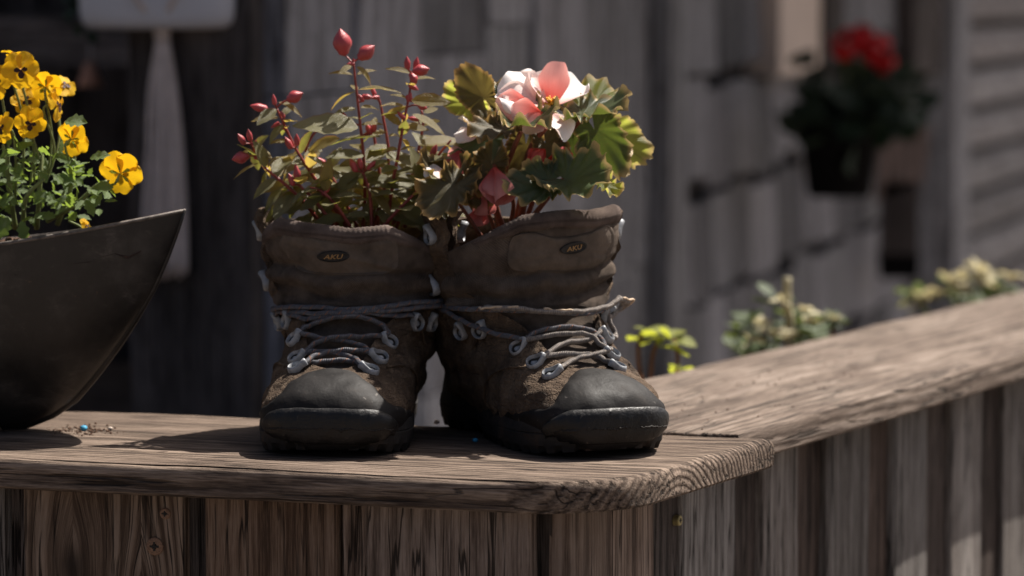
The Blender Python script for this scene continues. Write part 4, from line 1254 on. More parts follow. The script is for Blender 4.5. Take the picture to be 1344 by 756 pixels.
# ================================================================== STEEL BOWL WITH VIOLAS
KD = Vector((0.965, -0.262, 0)).normalized()
KN = Vector((-KD.y, KD.x, 0))                     # away from the camera
TIP = P(242, 276, 3.17)
BL = 0.30
BC = Vector((TIP.x, TIP.y, 0)) - KD * BL
bowl = empty('steel_bowl', (BC.x, BC.y, 0), 0, 'boat shaped black steel bowl planted with yellow violas, on the rim plank', 'planter')
def keel_z(t):
    return float(np.interp(abs(t), [0, 0.40, 0.52, 0.60, 0.67, 0.735, 0.80, 0.855, 0.907, 0.95, 0.98, 1.0], [0.0015, 0.0015, 0.004, 0.0135, 0.0275, 0.049, 0.0735, 0.097, 0.122, 0.149, 0.171, 0.188]))
def rim_z(t): return 0.149 + 0.040 * abs(t) ** 1.7
def beam(t): return 0.105 * (1 - abs(t) ** 2.3) ** 0.85
def hull(t, q, inset=0.0):
    """q: -1 near rim ... 0 keel ... 1 far rim."""
    a = abs(q)
    zk, zr, b = keel_z(t), rim_z(t), beam(t)
    prof = a ** 0.62
    y = math.copysign(prof, q) * max(0.0, b - inset)
    z = zk + (zr - zk) * a ** 1.35 + (inset if a < 0.98 else 0)
    p = BC + KD * (t * BL * (1 - inset * 1.5)) + KN * y
    return Vector((p.x, p.y, z))
nt, nq = 97, 41
ts = [math.sin(math.pi / 2 * (-1 + 2 * i / (nt - 1))) for i in range(nt)]
qs = [-1 + 2 * j / (nq - 1) for j in range(nq)]
v = [hull(t, q) for t in ts for q in qs] + [hull(t, q, 0.0025) for t in ts for q in qs]
g0 = grid_faces(nt, nq); N0 = nt * nq
f = list(g0) + [tuple(reversed([i + N0 for i in q])) for q in g0]
for i in range(nt - 1):
    for j in (0, nq - 1):
        f.append((i * nq + j, (i + 1) * nq + j, (i + 1) * nq + j + N0, i * nq + j + N0))
obj('shell', v, f, M['black_metal'], bowl, True, None, 40)
for q_ in (-1.0, 1.0):
    tv, tf, tu = tube([hull(t, q_) - KN * 0.0012 * q_ + Vector((0, 0, 0.0004)) for t in ts], 0.0017, 8)
    obj('rim_edge', tv, tf, M['lit_edge'], bowl)  # paler tube paints the light along the rim
kp = [hull(0.45 + 0.55 * i / 40, 0.0) - Vector((0, 0, 0.0)) for i in range(41)]
tv, tf, tu = tube([p + Vector((0, 0, 0.0022)) for p in kp], [0.0045 - 0.0028 * (i / 40) ** 3 for i in range(41)], 12)
obj('keel_edge', tv, tf, M['black_metal'], bowl)
# soil
v = []
for i in range(60):
    t = -0.90 + 1.80 * i / 59
    for j in range(16):
        q = -1 + 2 * j / 15
        b = max(0.0, beam(t) - 0.004) * 0.97
        p = BC + KD * (t * BL) + KN * (q * b)
        v.append((p.x, p.y, 0.142 + 0.022 * abs(t) ** 2 - 0.006 * abs(q) + 0.012 * (1 - q * q) + 0.008 * nz(p.x * 50, p.y * 50) + 0.004 * nz(p.x * 160, p.y * 160)))
obj('soil', v, grid_faces(60, 16), M['soil'], bowl)

# ------------------------------------------------------------------ plant building blocks
def basis(p, xd, nd, scale=1.0, root=None):
    x = Vector(xd).normalized(); n_ = Vector(nd); n_ = n_ - x * n_.dot(x)
    n_ = n_.normalized() if n_.length > 1e-6 else x.orthogonal().normalized()
    y = n_.cross(x)
    m = Matrix.Identity(4)
    m.col[0][:3] = x * scale; m.col[1][:3] = y * scale; m.col[2][:3] = n_ * scale
    m.translation = Vector(p) - (root.location if root else Vector((0, 0, 0)))
    return m
def blade(name, mat, width, fold=0.15, curl=0.25, serr=0.0, seed=0.0, nu=9, nv=7, shape=0.45, ruffle=0.0, cup=0.0):
    """Leaf or petal of unit length along +x, facing +z."""
    v, uv = [], []
    for i in range(nu):
        t = i / (nu - 1)
        tt_ = t ** (math.log(0.5) / math.log(shape))
        w = width * 0.5 * max(0.0, math.sin(math.pi * min(1.0, tt_))) ** 0.8
        if i == 0: w = width * 0.03
        if i == nu - 1: w = width * 0.02
        for j in range(nv):
            c = -1 + 2 * j / (nv - 1)
            ww = w * (1 + (serr * (1 if i % 2 else -1) if abs(c) > 0.99 and 0 < i < nu - 1 else 0))
            z = fold * abs(c) * w - curl * t * t * 0.5 + ruffle * t * math.sin(c * 4 + seed) + cup * (c * c) * w + 0.03 * nz(t * 3, c * 2, seed) * min(1, t * 3)
            v.append((t, c * ww, z)); uv.append((abs(c), t + 0.22 * abs(c)))
    return new_mesh(name, v, grid_faces(nu, nv), mat, True, uv)
def petal_mesh(name, mat, width, cup=0.2, curl=0.2, seed=0.0, nu=8, nv=9, notch=0.0, ruffle=0.05):
    v, uv = [], []
    for i in range(nu):
        t = i / (nu - 1)
        for j in range(nv):
            c = -1 + 2 * j / (nv - 1)
            a = c * 1.25
            # rounded fan: base narrow, outer edge round
            w = width * 0.5 * (0.12 + 0.88 * math.sin(min(1.0, t * 1.02) * math.pi * 0.60) ** 1.1)
            edge_round = 1 - 0.30 * abs(c) ** 2.4 * t - notch * math.exp(-(c / 0.18) ** 2) * t ** 4
            x = t * edge_round
            y = w * math.sin(a) / math.sin(1.25) * (1 - 0.18 * t ** 6)
            z = cup * (c * c) * 0.25 * t - curl * t * t * 0.4 + ruffle * t * t * math.sin(c * 5 + seed) + 0.04 * nz(t * 2.5, c * 1.7, seed)
            v.append((x, y, z)); uv.append((t, c * 2.2))
    return new_mesh(name, v, grid_faces(nu, nv), mat, True, uv)
TOCAM = Vector((0, -1, 0.10)).normalized()
def rvec(a=1.0): return Vector((random.uniform(-1, 1), random.uniform(-1, 1), random.uniform(-1, 1))) * a
def stem(root, pts, rad, mat, name='stem', n=7):
    pts = smooth_path(pts, 5)
    tv, tf, tu = tube(pts, rad, n)
    return obj(name, tv, tf, mat, root)

# ------------------------------------------------------------------ violas
viola = empty('viola_plant', (BC.x + 0.1, BC.y, 0.15), 0, 'bushy viola with yellow flowers and fresh green leaves in the steel bowl', 'plant')
VP = [petal_mesh('petal', M['viola_petal'], 1.05, 0.25, 0.15, k * 2.3, ruffle=0.05) for k in range(3)]
VL = petal_mesh('petal', M['viola_petal'], 1.30, 0.2, 0.25, 9.0, notch=0.10)
VB = petal_mesh('blotch', M['viola_blotch'], 0.8, 0.2, 0.1, 2.0, 5, 5)
sp = MB()
for k in range(5):
    a = 2 * math.pi * k / 5
    sp.add([(0, 0, 0), (0.9 * math.cos(a) - 0.2 * math.sin(a), 0.9 * math.sin(a) + 0.2 * math.cos(a), -0.12), (1.2 * math.cos(a), 1.2 * math.sin(a), 0.0), (0.9 * math.cos(a) + 0.2 * math.sin(a), 0.9 * math.sin(a) - 0.2 * math.cos(a), -0.12)], [(0, 1, 2, 3)])
CAL = new_mesh('calyx', sp.v, sp.f, M['viola_leaf'], True, [(0.3, 0.2)] * len(sp.v))
core_v, core_f = lathe([(0.0, 0.5), (0.5, 0.35), (0.6, 0.0), (0.2, -0.3)], 8)
EYE = new_mesh('flower_centre', core_v, core_f, M['stamen'])
def viola_flower(px, py, D, size, face, roll=0.0, stem_to=None):
    p = P(px, py, D)
    n_ = Vector(face).normalized()
    up = Vector((0, 0, 1)); up = (up - n_ * up.dot(n_)).normalized()
    sd = up.cross(n_)
    rt = Matrix.Rotation(roll, 3, n_)
    up, sd = rt @ up, rt @ sd
    r_ = size / F_PX * D * 0.54 * random.uniform(0.88, 1.1)
    c = link('flower', EYE, viola, basis(p, sd, n_, r_ * 0.15, viola))
    inv = c.matrix_basis.inverted()
    for ang, me, sc, lift in ((62, VP[0], 1.0, -0.12), (118, VP[1], 1.0, -0.16), (2, VP[2], 0.95, 0.02), (178, VP[0], 0.95, 0.02), (270, VL, 0.95, 0.06)):
        d = sd * math.cos(R(ang)) + up * math.sin(R(ang))
        nn = (n_ - d * 0.12 + rvec(0.26)).normalized()
        m = Matrix.Translation(n_ * r_ * lift) @ basis(p, d + rvec(0.08) - n_ * 0.1, nn, r_ * sc, viola)
        link('petal', me, c, inv @ m)
        if ang in (2, 178, 270):
            m2 = Matrix.Translation(n_ * (r_ * lift + r_ * 0.055)) @ basis(p, d, n_, r_ * (0.44 if ang == 270 else 0.33), viola)
            link('blotch', VB, c, inv @ m2)
    link('calyx', CAL, c, inv @ basis(p - n_ * r_ * 0.22, sd, -n_, r_ * 0.42, viola))
    a = p - n_ * r_ * 0.3
    if stem_to:
        b = P(*stem_to)
        stem(viola, [a, a - n_ * 0.008 - Vector((0, 0, 0.004)), (a + b) / 2 + Vector((0.004, 0.004, -0.004)), b], 0.0011, M['viola_stem'])
for args in [(27, 92, 3.17, 52, (0.15, -1, 0.15), 0.1, (45, 240, 3.2)),
             (60, 112, 3.20, 50, (-0.1, 1, 0.5), 0.4, (62, 230, 3.2)),
             (76, 137, 3.185, 46, (1.0, -0.25, 0.1), -0.3, (60, 240, 3.2)),
             (40, 162, 3.165, 40, (0.25, -1, -0.15), -0.2, (50, 250, 3.2)),
             (2, 168, 3.16, 44, (-0.7, -0.7, 0.1), 0.5, (20, 260, 3.2)),
             (-6, 108, 3.18, 50, (-0.2, -1, 0.2), 0.2, (10, 250, 3.2)),
             (18, 70, 3.20, 34, (0.3, 0.4, 1), 0.8, (30, 230, 3.2)),
             (97, 182, 3.18, 46, (0.45, 0.85, 0.15), 0.5, (80, 260, 3.2)),
             (160, 226, 3.165, 62, (0.25, 0.95, 0.25), 0.2, (124, 244, 3.175)),
             (114, 296, 3.17, 22, (0.9, -0.5, 0.4), 0.0, (90, 290, 3.19)),
             (-40, 150, 3.2, 50, (-0.3, -1, 0.2), 0.0, (-20, 250, 3.2)),
             (-70, 120, 3.22, 50, (0.3, -1, 0.3), 0.3, (-40, 250, 3.2)),
             (34, 132, 3.205, 38, (0.2, -1, 0.3), 1.0, (40, 240, 3.2)),
             (84, 112, 3.215, 34, (0.5, -0.5, 0.6), 1.0, (60, 240, 3.2))]:
    viola_flower(*args)
for pts in ([(62, 290, 3.20), (100, 268, 3.18), (124, 246, 3.175), (140, 238, 3.17)], [(20, 300, 3.2), (12, 240, 3.18), (4, 190, 3.17)], [(48, 300, 3.2), (52, 250, 3.18), (56, 200, 3.19)],
            [(75, 295, 3.2), (92, 250, 3.19), (98, 205, 3.18)], [(30, 300, 3.19), (34, 260, 3.165), (58, 235, 3.16)], [(-30, 300, 3.2), (-25, 240, 3.18), (-20, 180, 3.2)]):
    stem(viola, [P(*q) for q in pts], [0.0024, 0.0014], M['viola_stem'])
VLEAF = [blade('leaf', M['viola_leaf'], w, 0.25, cu, 0.22, k * 3.1, 8, 5, 0.5) for k, (w, cu) in enumerate([(0.55, 0.35), (0.42, 0.15), (0.34, 0.5), (0.7, 0.2)])]
random.seed(21)
nleaf = 0
while nleaf < 298:
    px = random.uniform(-70, 150); py = random.uniform(178, 302)
    lim = np.interp(px, [-70, 0, 50, 100, 120, 150], [185, 185, 190, 205, 232, 238])
    low = np.interp(px, [-70, 20, 60, 100, 140, 150], [300, 292, 282, 296, 268, 246])
    if py < lim or py > low: continue
    D = 3.19 + random.uniform(-0.05, 0.05)
    p = P(px, py, D)
    d = Vector((random.uniform(-1, 1), random.uniform(-1, 0.5), random.uniform(-0.5, 0.9)))
    n_ = Vector((0.2, -0.5, 1)) + rvec(0.7)
    sc = random.uniform(0.008, 0.015) * (1.25 if random.random() < 0.2 else 1)
    link('leaf', random.choice(VLEAF), viola, basis(p, d, n_, sc, viola)); nleaf += 1
for (px, py, L_, dx, dz) in [(118, 208, 0.018, 1, 0.3), (70, 232, 0.02, 1, -0.2), (95, 240, 0.018, -1, 0.2), (120, 250, 0.020, 0.9, 0.2), (112, 262, 0.016, 0.5, -0.8), (10, 285, 0.02, -0.3, -0.8), (28, 290, 0.018, 0.2, -0.9), (85, 160, 0.02, 1, 0.05)]:
    link('leaf', VLEAF[3 if L_ > 0.019 else 0], viola, basis(P(px, py, 3.15), Vector((dx, -0.35, dz)), Vector((0.1, -0.8, 0.8)), L_, viola))

# ================================================================== FUCHSIA IN THE LEFT BOOT
random.seed(5)
fu = empty('fuchsia_plant', (left.root.location.x, left.root.location.y + 0.03, 0.165), 0, 'fuchsia with red stems, red buds and small dark leaves in a boot', 'plant')
FD = 3.205
FLEAF = [blade('leaf', M['fuchsia_leaf'], w, 0.22, cu, 0.06, k * 2.7, 11, 7, 0.42) for k, (w, cu) in enumerate([(0.46, 0.35), (0.55, 0.15), (0.42, 0.6), (0.6, 0.4)])]
FYOUNG = [blade('leaf', M['fuchsia_young'], w, 0.25, cu, 0.05, k * 1.7 + 9, 10, 7, 0.42) for k, (w, cu) in enumerate([(0.36, 0.5), (0.42, 0.25), (0.32, 0.8)])]
def bud_mesh(seed, fat):
    v = []
    prof = [(0.0, 0.0), (0.05, 0.10), (0.10, 0.17), (0.2, 0.20), (0.35, 0.25 * fat), (0.5, 0.27 * fat), (0.68, 0.22 * fat), (0.84, 0.12 * fat), (0.95, 0.05), (1.0, 0.008)]
    n = 12
    for x, r_ in prof:
        for k in range(n):
            a = 2 * math.pi * k / n
            rr = r_ * (1 + 0.06 * math.cos(4 * a))
            v.append((x, rr * math.cos(a), rr * math.sin(a)))
    return new_mesh('bud', v, grid_faces(len(prof), n, True), M['fuchsia_bud'])
BUD = [bud_mesh(0, 0.82), bud_mesh(1, 1.2), bud_mesh(2, 0.7)]
def fpt(q, dd=0.0): return P(q[0], q[1], FD + (q[2] if len(q) > 2 else 0.0) + dd)
fst = {
 'A': [(476, 300, 0.02), (479, 255, 0.01), (477, 205), (473, 165), (468, 120), (464, 84)],
 'B': [(508, 298, 0.0), (514, 250, -0.01), (522, 205, -0.015), (530, 160, -0.01), (537, 125), (541, 98)],
 'C': [(425, 298, 0), (397, 263, -0.01), (372, 240, -0.015), (350, 222, -0.01), (337, 204), (330, 190)],
 'D': [(455, 298, 0.01), (428, 256, 0.005), (405, 222), (388, 195), (376, 170), (363, 142)],
 'E': [(440, 298, -0.02), (412, 262, -0.02), (396, 246, -0.02), (387, 234, -0.02)],
 'F': [(515, 295, 0.02), (540, 250, 0.015), (560, 222, 0.01), (580, 198, 0.01), (592, 184, 0.01)],
 'G': [(488, 300, -0.02), (486, 260, -0.02), (480, 235, -0.02), (470, 216, -0.02)],
 'H': [(520, 300, 0.03), (545, 215, 0.03), (555, 165, 0.03), (553, 145, 0.03)],
 'I': [(470, 300, 0.03), (440, 240, 0.03), (425, 215, 0.03)],
 'J': [(495, 300, 0.03), (498, 230, 0.03), (490, 175, 0.03), (487, 165, 0.02)],
 'L': [(445, 298, 0.02), (425, 250, 0.03), (402, 205, 0.03), (410, 178, 0.03), (424, 168, 0.03)],
 'M': [(490, 298, 0.01), (505, 245, 0.01), (510, 200, 0.01), (502, 150, 0.01), (498, 132, 0.01)],
 'N': [(460, 298, -0.03), (440, 268, -0.035), (420, 250, -0.035), (404, 246, -0.03)],
 'O': [(530, 298, 0.01), (552, 262, 0.0), (572, 250, -0.01), (592, 252, -0.015)],
 'K': [(500, 300, -0.03), (530, 268, -0.035), (560, 240, -0.03), (575, 228, -0.03)],
}
for k, q in fst.items():
    stem(fu, [fpt(x) for x in q], [0.0017, 0.0009], M['red_stem'])
# drawn leaves: (base px, tip px, length factor for depth, young?)
fl = [((468, 120), (432, 129), 1), ((470, 118), (521, 109), 1), ((468, 88), (494, 104), 1), ((461, 86), (447, 92), 1), ((470, 168), (388, 161), 0), ((446, 182), (392, 196), 1), ((500, 180), (436, 178), 0),
      ((540, 132), (588, 131), 1), ((541, 150), (584, 171), 1), ((532, 140), (503, 132), 1), ((532, 158), (527, 182), 0), ((528, 146), (500, 150), 0), ((550, 190), (612, 181), 1), ((546, 104), (570, 98), 1), ((538, 96), (512, 84), 1),
      ((362, 143), (338, 162), 0), ((366, 134), (394, 140), 1), ((372, 164), (352, 184), 0), ((374, 160), (390, 156), 1), ((333, 192), (358, 206), 1), ((340, 214), (306, 230), 1), ((334, 196), (340, 222), 0), ((372, 206), (352, 206), 1), ((398, 194), (352, 238), 1),
      ((384, 236), (345, 270), 0), ((398, 250), (346, 280), 0), ((392, 244), (384, 282), 0), ((396, 236), (432, 234), 0), ((410, 254), (434, 290), 0), ((405, 226), (440, 218), 1), ((405, 222), (412, 196), 1), ((424, 216), (404, 204), 0),
      ((478, 205), (430, 200), 0), ((480, 202), (520, 192), 0), ((474, 164), (500, 158), 1), ((520, 206), (560, 216), 0), ((518, 210), (488, 216), 0), ((545, 215), (590, 205), 0), ((560, 222), (585, 240), 0), ((486, 262), (440, 268), 0), ((514, 252), (560, 262), 0),
      ((512, 262), (470, 280), 0), ((540, 250), (530, 290), 0), ((480, 236), (520, 240), 0), ((440, 245), (400, 240), 0), ((575, 228), (600, 250), 0), ((545, 240), (505, 232), 0), ((430, 262), (470, 250), 0), ((500, 285), (545, 282), 0), ((470, 288), (430, 284), 0),
      ((555, 165), (535, 160), 1), ((490, 176), (466, 190), 0), ((498, 230), (460, 226), 0), ((500, 232), (536, 228), 0), ((425, 218), (395, 216), 0), ((530, 268), (556, 290), 0), ((560, 243), (548, 268), 0), ((450, 294), (418, 276), 0), ((525, 292), (575, 286), 0)]
for (b, t_, yg) in fl:
    D = FD + random.uniform(-0.03, 0.012)
    pb = P(b[0], b[1], D); ptip = P(t_[0], t_[1], D + random.uniform(-0.022, 0.014))
    d = ptip - pb
    n_ = Vector((0.05, -0.45, 1.0)) + rvec(0.45)
    if abs(d.normalized().z) > 0.75: n_ = Vector((0.2, -1, 0.3)) + rvec(0.3)
    link('leaf', random.choice(FYOUNG if yg else FLEAF), fu, basis(pb, d, n_, d.length * 1.05, fu))
fpaths = [smooth_path([fpt(x) for x in q], 6) for q in fst.values()]
fall = [p for q in fpaths for p in q]
for q in fpaths:                                        # opposite leaf pairs at the nodes
    acc = 0.0; alt = random.random() * 3
    for i in range(1, len(q) - 2):
        acc += (q[i] - q[i - 1]).length
        if acc < 0.0098: continue
        acc = 0.0; alt += 1.57 + random.uniform(-0.4, 0.4)
        tg = (q[i + 1] - q[i - 1]).normalized()
        a_ = tg.orthogonal().normalized(); b_ = tg.cross(a_)
        for sgn in (0, math.pi):
            o_ = a_ * math.cos(alt + sgn) + b_ * math.sin(alt + sgn)
            hi = q[i].z > 0.235
            if random.random() < (0.42 if hi else 0.25): continue
            d = o_ + tg * random.uniform(0.1, 0.7) + Vector((0, 0, -0.1))
            L_ = random.uniform(0.014, 0.023) if hi else random.uniform(0.021, 0.034)
            link('leaf', random.choice(FYOUNG if random.random() < (0.55 if hi else 0.25) else FLEAF), fu, basis(q[i] + d.normalized() * 0.002, d, tg * 0.4 + Vector((0.15, -0.8, 0.75)) + rvec(0.4), L_, fu))
for i in range(65):
    px = random.uniform(400, 592); py = random.uniform(215, 300)
    if py < np.interp(px, [395, 440, 500, 560, 590], [255, 230, 215, 220, 235]): continue
    D = FD + random.uniform(-0.02, 0.06)
    p = P(px, py, D)
    d = Vector((random.uniform(-1, 1), random.uniform(-0.8, 0.6), random.uniform(-0.6, 0.6)))
    link('leaf', random.choice(FLEAF), fu, basis(p, d, Vector((0.1, -0.5, 1)) + rvec(0.5), random.uniform(0.020, 0.034), fu))
bl = [(452, 74, 446, 34, 0.010, 1, 1.25), (470, 78, 494, 58, 0, 1, 0.9), (466, 84, 454, 84, 0, 0, 0.8), (535, 92, 534, 72, 0, 0, 1), (545, 92, 548, 73, 0, 0, 1), (541, 94, 566, 90, -0.01, 1, 0.9), (540, 96, 547, 112, -0.02, 1, 0.7), (548, 138, 562, 143, 0, 1, 0.9), (536, 134, 540, 120, 0, 0, 0.7),
      (352, 144, 326, 138, 0, 0, 1), (376, 132, 400, 121, 0, 1, 1), (361, 138, 358, 122, 0, 2, 1), (383, 196, 373, 178, 0, 0, 1), (390, 192, 389, 174, -0.01, 0, 1), (322, 190, 311, 174, 0, 0, 1), (329, 186, 325, 168, 0, 0, 1), (328, 204, 302, 210, -0.01, 1, 0.9), (330, 190, 338, 184, 0, 2, 1),
      (386, 244, 378, 226, -0.02, 0, 1), (391, 240, 389, 216, -0.02, 0, 1), (468, 226, 459, 206, -0.02, 0, 1), (474, 222, 471, 204, -0.02, 0, 1), (482, 224, 494, 210, -0.02, 0, 1), (455, 162, 449, 145, 0, 0, 0.9), (487, 178, 480, 160, 0, 0, 1), (490, 174, 493, 158, 0, 0, 1), (566, 205, 574, 188, 0, 0, 1), (568, 220, 564, 240, 0, 1, 0.8), (558, 98, 560, 86, 0, 2, 1)]
random.seed(88)
for q in fpaths:
    for i in range(len(q) // 2, len(q)):
        if random.random() < 0.16:
            a = q[i] + rvec(0.006); d = Vector((random.uniform(-0.6, 0.6), random.uniform(-0.4, 0.2), random.uniform(-0.3, 1.0))).normalized()
            link('bud', random.choice((BUD[0], BUD[2])), fu, basis(a, d, TOCAM, random.uniform(0.007, 0.011), fu))
            stem(fu, [q[max(0, i - 1)], a + d * 0.001], 0.0007, M['red_stem'], 'pedicel', 5)
for (x0, y0, x1, y1, dd, kind, sc) in bl:
    a = P(x0, y0, FD - 0.004 + dd); b = P(x1, y1, FD - 0.006 + dd)
    L_ = (b - a).length * 0.92
    link('bud', BUD[kind], fu, basis(a, b - a, TOCAM, L_, fu))
    near = min(fall, key=lambda p: (p - a).length + max(0, p.z - a.z) * 2)
    if 0.0015 < (near - a).length < 0.03:
        stem(fu, [near, (near + a) / 2 + Vector((0, 0, 0.001)), a + (b - a) * 0.08], 0.0008, M['red_stem'], 'pedicel', 5)

# ================================================================== BEGONIA IN THE RIGHT BOOT
random.seed(9)
be = empty('begonia_plant', (right.root.location.x, right.root.location.y + 0.03, 0.165), 0, 'begonia with ruffled green leaves and pale pink flowers in a boot', 'plant')
BD = 3.19
def begonia_leaf(mat, seed, ruffle=0.10, cup=0.25, asym=0.2, fold=0.0):
    na, nr = 121, 9
    v, uv = [(0, 0, 0)], [(0, 0)]
    for i in range(1, nr + 1):
        rho = i / nr
        for k in range(na):
            th = -math.pi * 0.93 + 2 * math.pi * 0.93 * k / (na - 1)
            base_r = 0.62 + 0.42 * max(0, math.cos(th)) ** 1.5 + 0.10 * math.cos(2 * th)
            base_r *= 1 + asym * math.sin(th) + 0.07 * math.sin(5 * th + seed)
            tooth = 1 + (0.05 * (((k % 4) / 3.0) - 0.5) + 0.12 * nz(k * 0.45, seed)) * rho ** 5
            r_ = rho * base_r * tooth
            x, y = r_ * math.cos(th), r_ * math.sin(th)
            z = 0.9 * ruffle * rho ** 2.5 * math.sin(5.5 * th + seed) + ruffle * 0.9 * rho ** 4 * math.sin(15 * th + seed * 2 + 2 * nz(th * 2, seed)) + cup * rho * rho * 0.5 - 0.04 * abs(math.sin(th * 2.25)) ** 0.3 * rho * (1 - rho)
            z += fold * abs(y) + 0.05 * nz(x * 3, y * 3, seed)
            v.append((x, y, z)); uv.append((rho, th))
    f = []
    for k in range(na - 1): f.append((0, 1 + k, 2 + k))
    for i in range(nr - 1):
        for k in range(na - 1):
            a = 1 + i * na + k
            f.append((a, a + na, a + na + 1, a + 1))
    return new_mesh('leaf', v, f, mat, True, uv)
def bleaf(px, py, D, size, tipdir, normal, mat, seed, ruffle=0.10, cup=0.25, asym=0.2, fold=0.0, lab=None):
    p = P(px, py, D)
    sc = size / F_PX * D
    o = link('leaf', begonia_leaf(M[mat], seed, ruffle, cup, asym, fold), be, basis(p, tipdir, normal, sc, be))
    return p
LV = [
 # px, py, D, size(px), tip direction, normal, material, seed, ruffle, cup
 (634, 128, 3.20, 42, (-0.45, 0.1, 0.85), (-0.25, -0.9, 0.35), 'begonia_brown', 1.0, 0.10, 0.30, 0.15, 0.25),
 (618, 136, 3.21, 36, (-0.7, 0.0, 0.5), (-0.5, -0.8, 0.4), 'begonia_sunlit', 2.2, 0.08, 0.25, 0.1, 0.1),
 (684, 160, 3.15, 62, (0.25, -0.75, -0.15), (0.0, -0.55, 0.85), 'begonia_leaf', 3.1, 0.15, 0.45, 0.1, 0.15),
 (664, 172, 3.165, 48, (-0.8, -0.5, -0.25), (-0.3, -0.6, 0.7), 'begonia_brown', 4.4, 0.14, 0.30, -0.1, 0.2),
 (764, 150, 3.165, 60, (0.8, -0.45, 0.1), (0.0, -0.40, 0.92), 'begonia_leaf', 5.0, 0.12, 0.28, 0.15, 0.05),
 (770, 140, 3.19, 54, (0.4, 0.5, 0.3), (0.15, -0.25, 0.95), 'begonia_sunlit', 5.7, 0.10, 0.20, 0.1, 0.0),
 (780, 170, 3.20, 60, (0.35, 0.0, -0.9), (-0.35, -0.85, 0.3), 'begonia_leaf', 6.3, 0.10, 0.20, 0.15, 0.0),
 (796, 176, 3.215, 54, (0.75, 0.15, -0.55), (0.10, -0.95, 0.25), 'begonia_sunlit', 7.2, 0.07, 0.10, 0.1, 0.0),
 (742, 236, 3.14, 66, (0.55, -0.45, -0.10), (0.0, -0.80, 0.62), 'begonia_leaf', 8.5, 0.12, 0.30, 0.1, 0.2),
 (722, 240, 3.145, 56, (-0.8, -0.35, -0.25), (-0.05, -0.80, 0.60), 'begonia_leaf', 9.1, 0.12, 0.25, -0.1, 0.1),
 (640, 178, 3.20, 52, (-0.6, -0.2, -0.75), (-0.55, -0.75, 0.25), 'begonia_leaf', 10.4, 0.10, 0.20, 0.2, 0.0),
 (645, 215, 3.17, 44, (-0.3, -0.2, -0.95), (-0.2, -0.95, 0.15), 'begonia_brown', 11.3, 0.13, 0.15, 0.0, 0.1),
 (596, 244, 3.15, 56, (-0.55, -0.3, -0.5), (-0.1, -0.75, 0.65), 'begonia_brown', 12.6, 0.16, 0.20, 0.1, 0.15),
 (610, 232, 3.17, 42, (0.4, -0.1, -0.8), (0.2, -0.9, 0.3), 'begonia_brown', 13.1, 0.12, 0.10, 0.1, 0.1),
 (575, 232, 3.17, 34, (-0.5, 0.1, 0.6), (0.0, -0.3, 0.95), 'begonia_brown', 13.9, 0.18, 0.3, 0.1, 0.2),
 (716, 188, 3.185, 40, (0.3, -0.2, -0.7), (0.2, -0.9, 0.3), 'begonia_brown', 14.2, 0.10, 0.15, 0.1, 0.0),
 (690, 190, 3.20, 46, (-0.1, -0.1, -0.9), (0.0, -0.95, 0.2), 'begonia_brown', 15.8, 0.10, 0.10, 0.0, 0.0),
 (660, 145, 3.215, 40, (-0.2, 0.3, 0.5), (0.0, -0.5, 0.85), 'begonia_leaf', 16.5, 0.14, 0.25, 0.0, 0.1),
 (750, 196, 3.22, 46, (0.5, 0.2, -0.6), (0.0, -0.95, 0.1), 'begonia_leaf', 17.5, 0.1, 0.1, 0.0, 0.0),
 (790, 240, 3.135, 26, (0.6, -0.3, -0.5), (0.5, -0.7, 0.4), 'begonia_sunlit', 18.4, 0.2, 0.3, 0.0, 0.2),
]
attach = []
for q in LV:
    attach.append(bleaf(*q))
BASEP = [P(650, 305, 3.22), P(672, 300, 3.21), P(690, 296, 3.2), P(632, 318, 3.19)]
for (pts, rad) in [
  ([(660, 300, 3.20), (650, 262, 3.185), (664, 220, 3.18), (684, 172, 3.17)], 0.0052),
  ([(682, 296, 3.20), (690, 250, 3.19), (694, 200, 3.19), (716, 168, 3.185)], 0.0058),
  ([(690, 290, 3.205), (712, 232, 3.2), (735, 190, 3.19), (768, 152, 3.17)], 0.0042),
  ([(650, 304, 3.19), (636, 270, 3.17), (612, 240, 3.165)], 0.0034),
  ([(636, 316, 3.17), (618, 290, 3.165), (600, 262, 3.16), (594, 246, 3.155)], 0.0034),
  ([(668, 300, 3.19), (674, 268, 3.175), (664, 240, 3.165), (648, 216, 3.168)], 0.0036),
  ([(694, 290, 3.2), (716, 262, 3.16), (738, 240, 3.145)], 0.003),
  ([(700, 285, 3.21), (750, 220, 3.215), (782, 172, 3.205)], 0.0032),
  ([(655, 300, 3.22), (640, 230, 3.225), (634, 170, 3.21), (630, 134, 3.205)], 0.0036),
  ([(676, 290, 3.215), (700, 190, 3.21), (716, 150, 3.2), (724, 142, 3.19)], 0.0038)]:
    stem(be, [P(*q) for q in pts], [rad / 2 * 1.1, rad / 2 * 0.8], M['begonia_stem'], n=9)
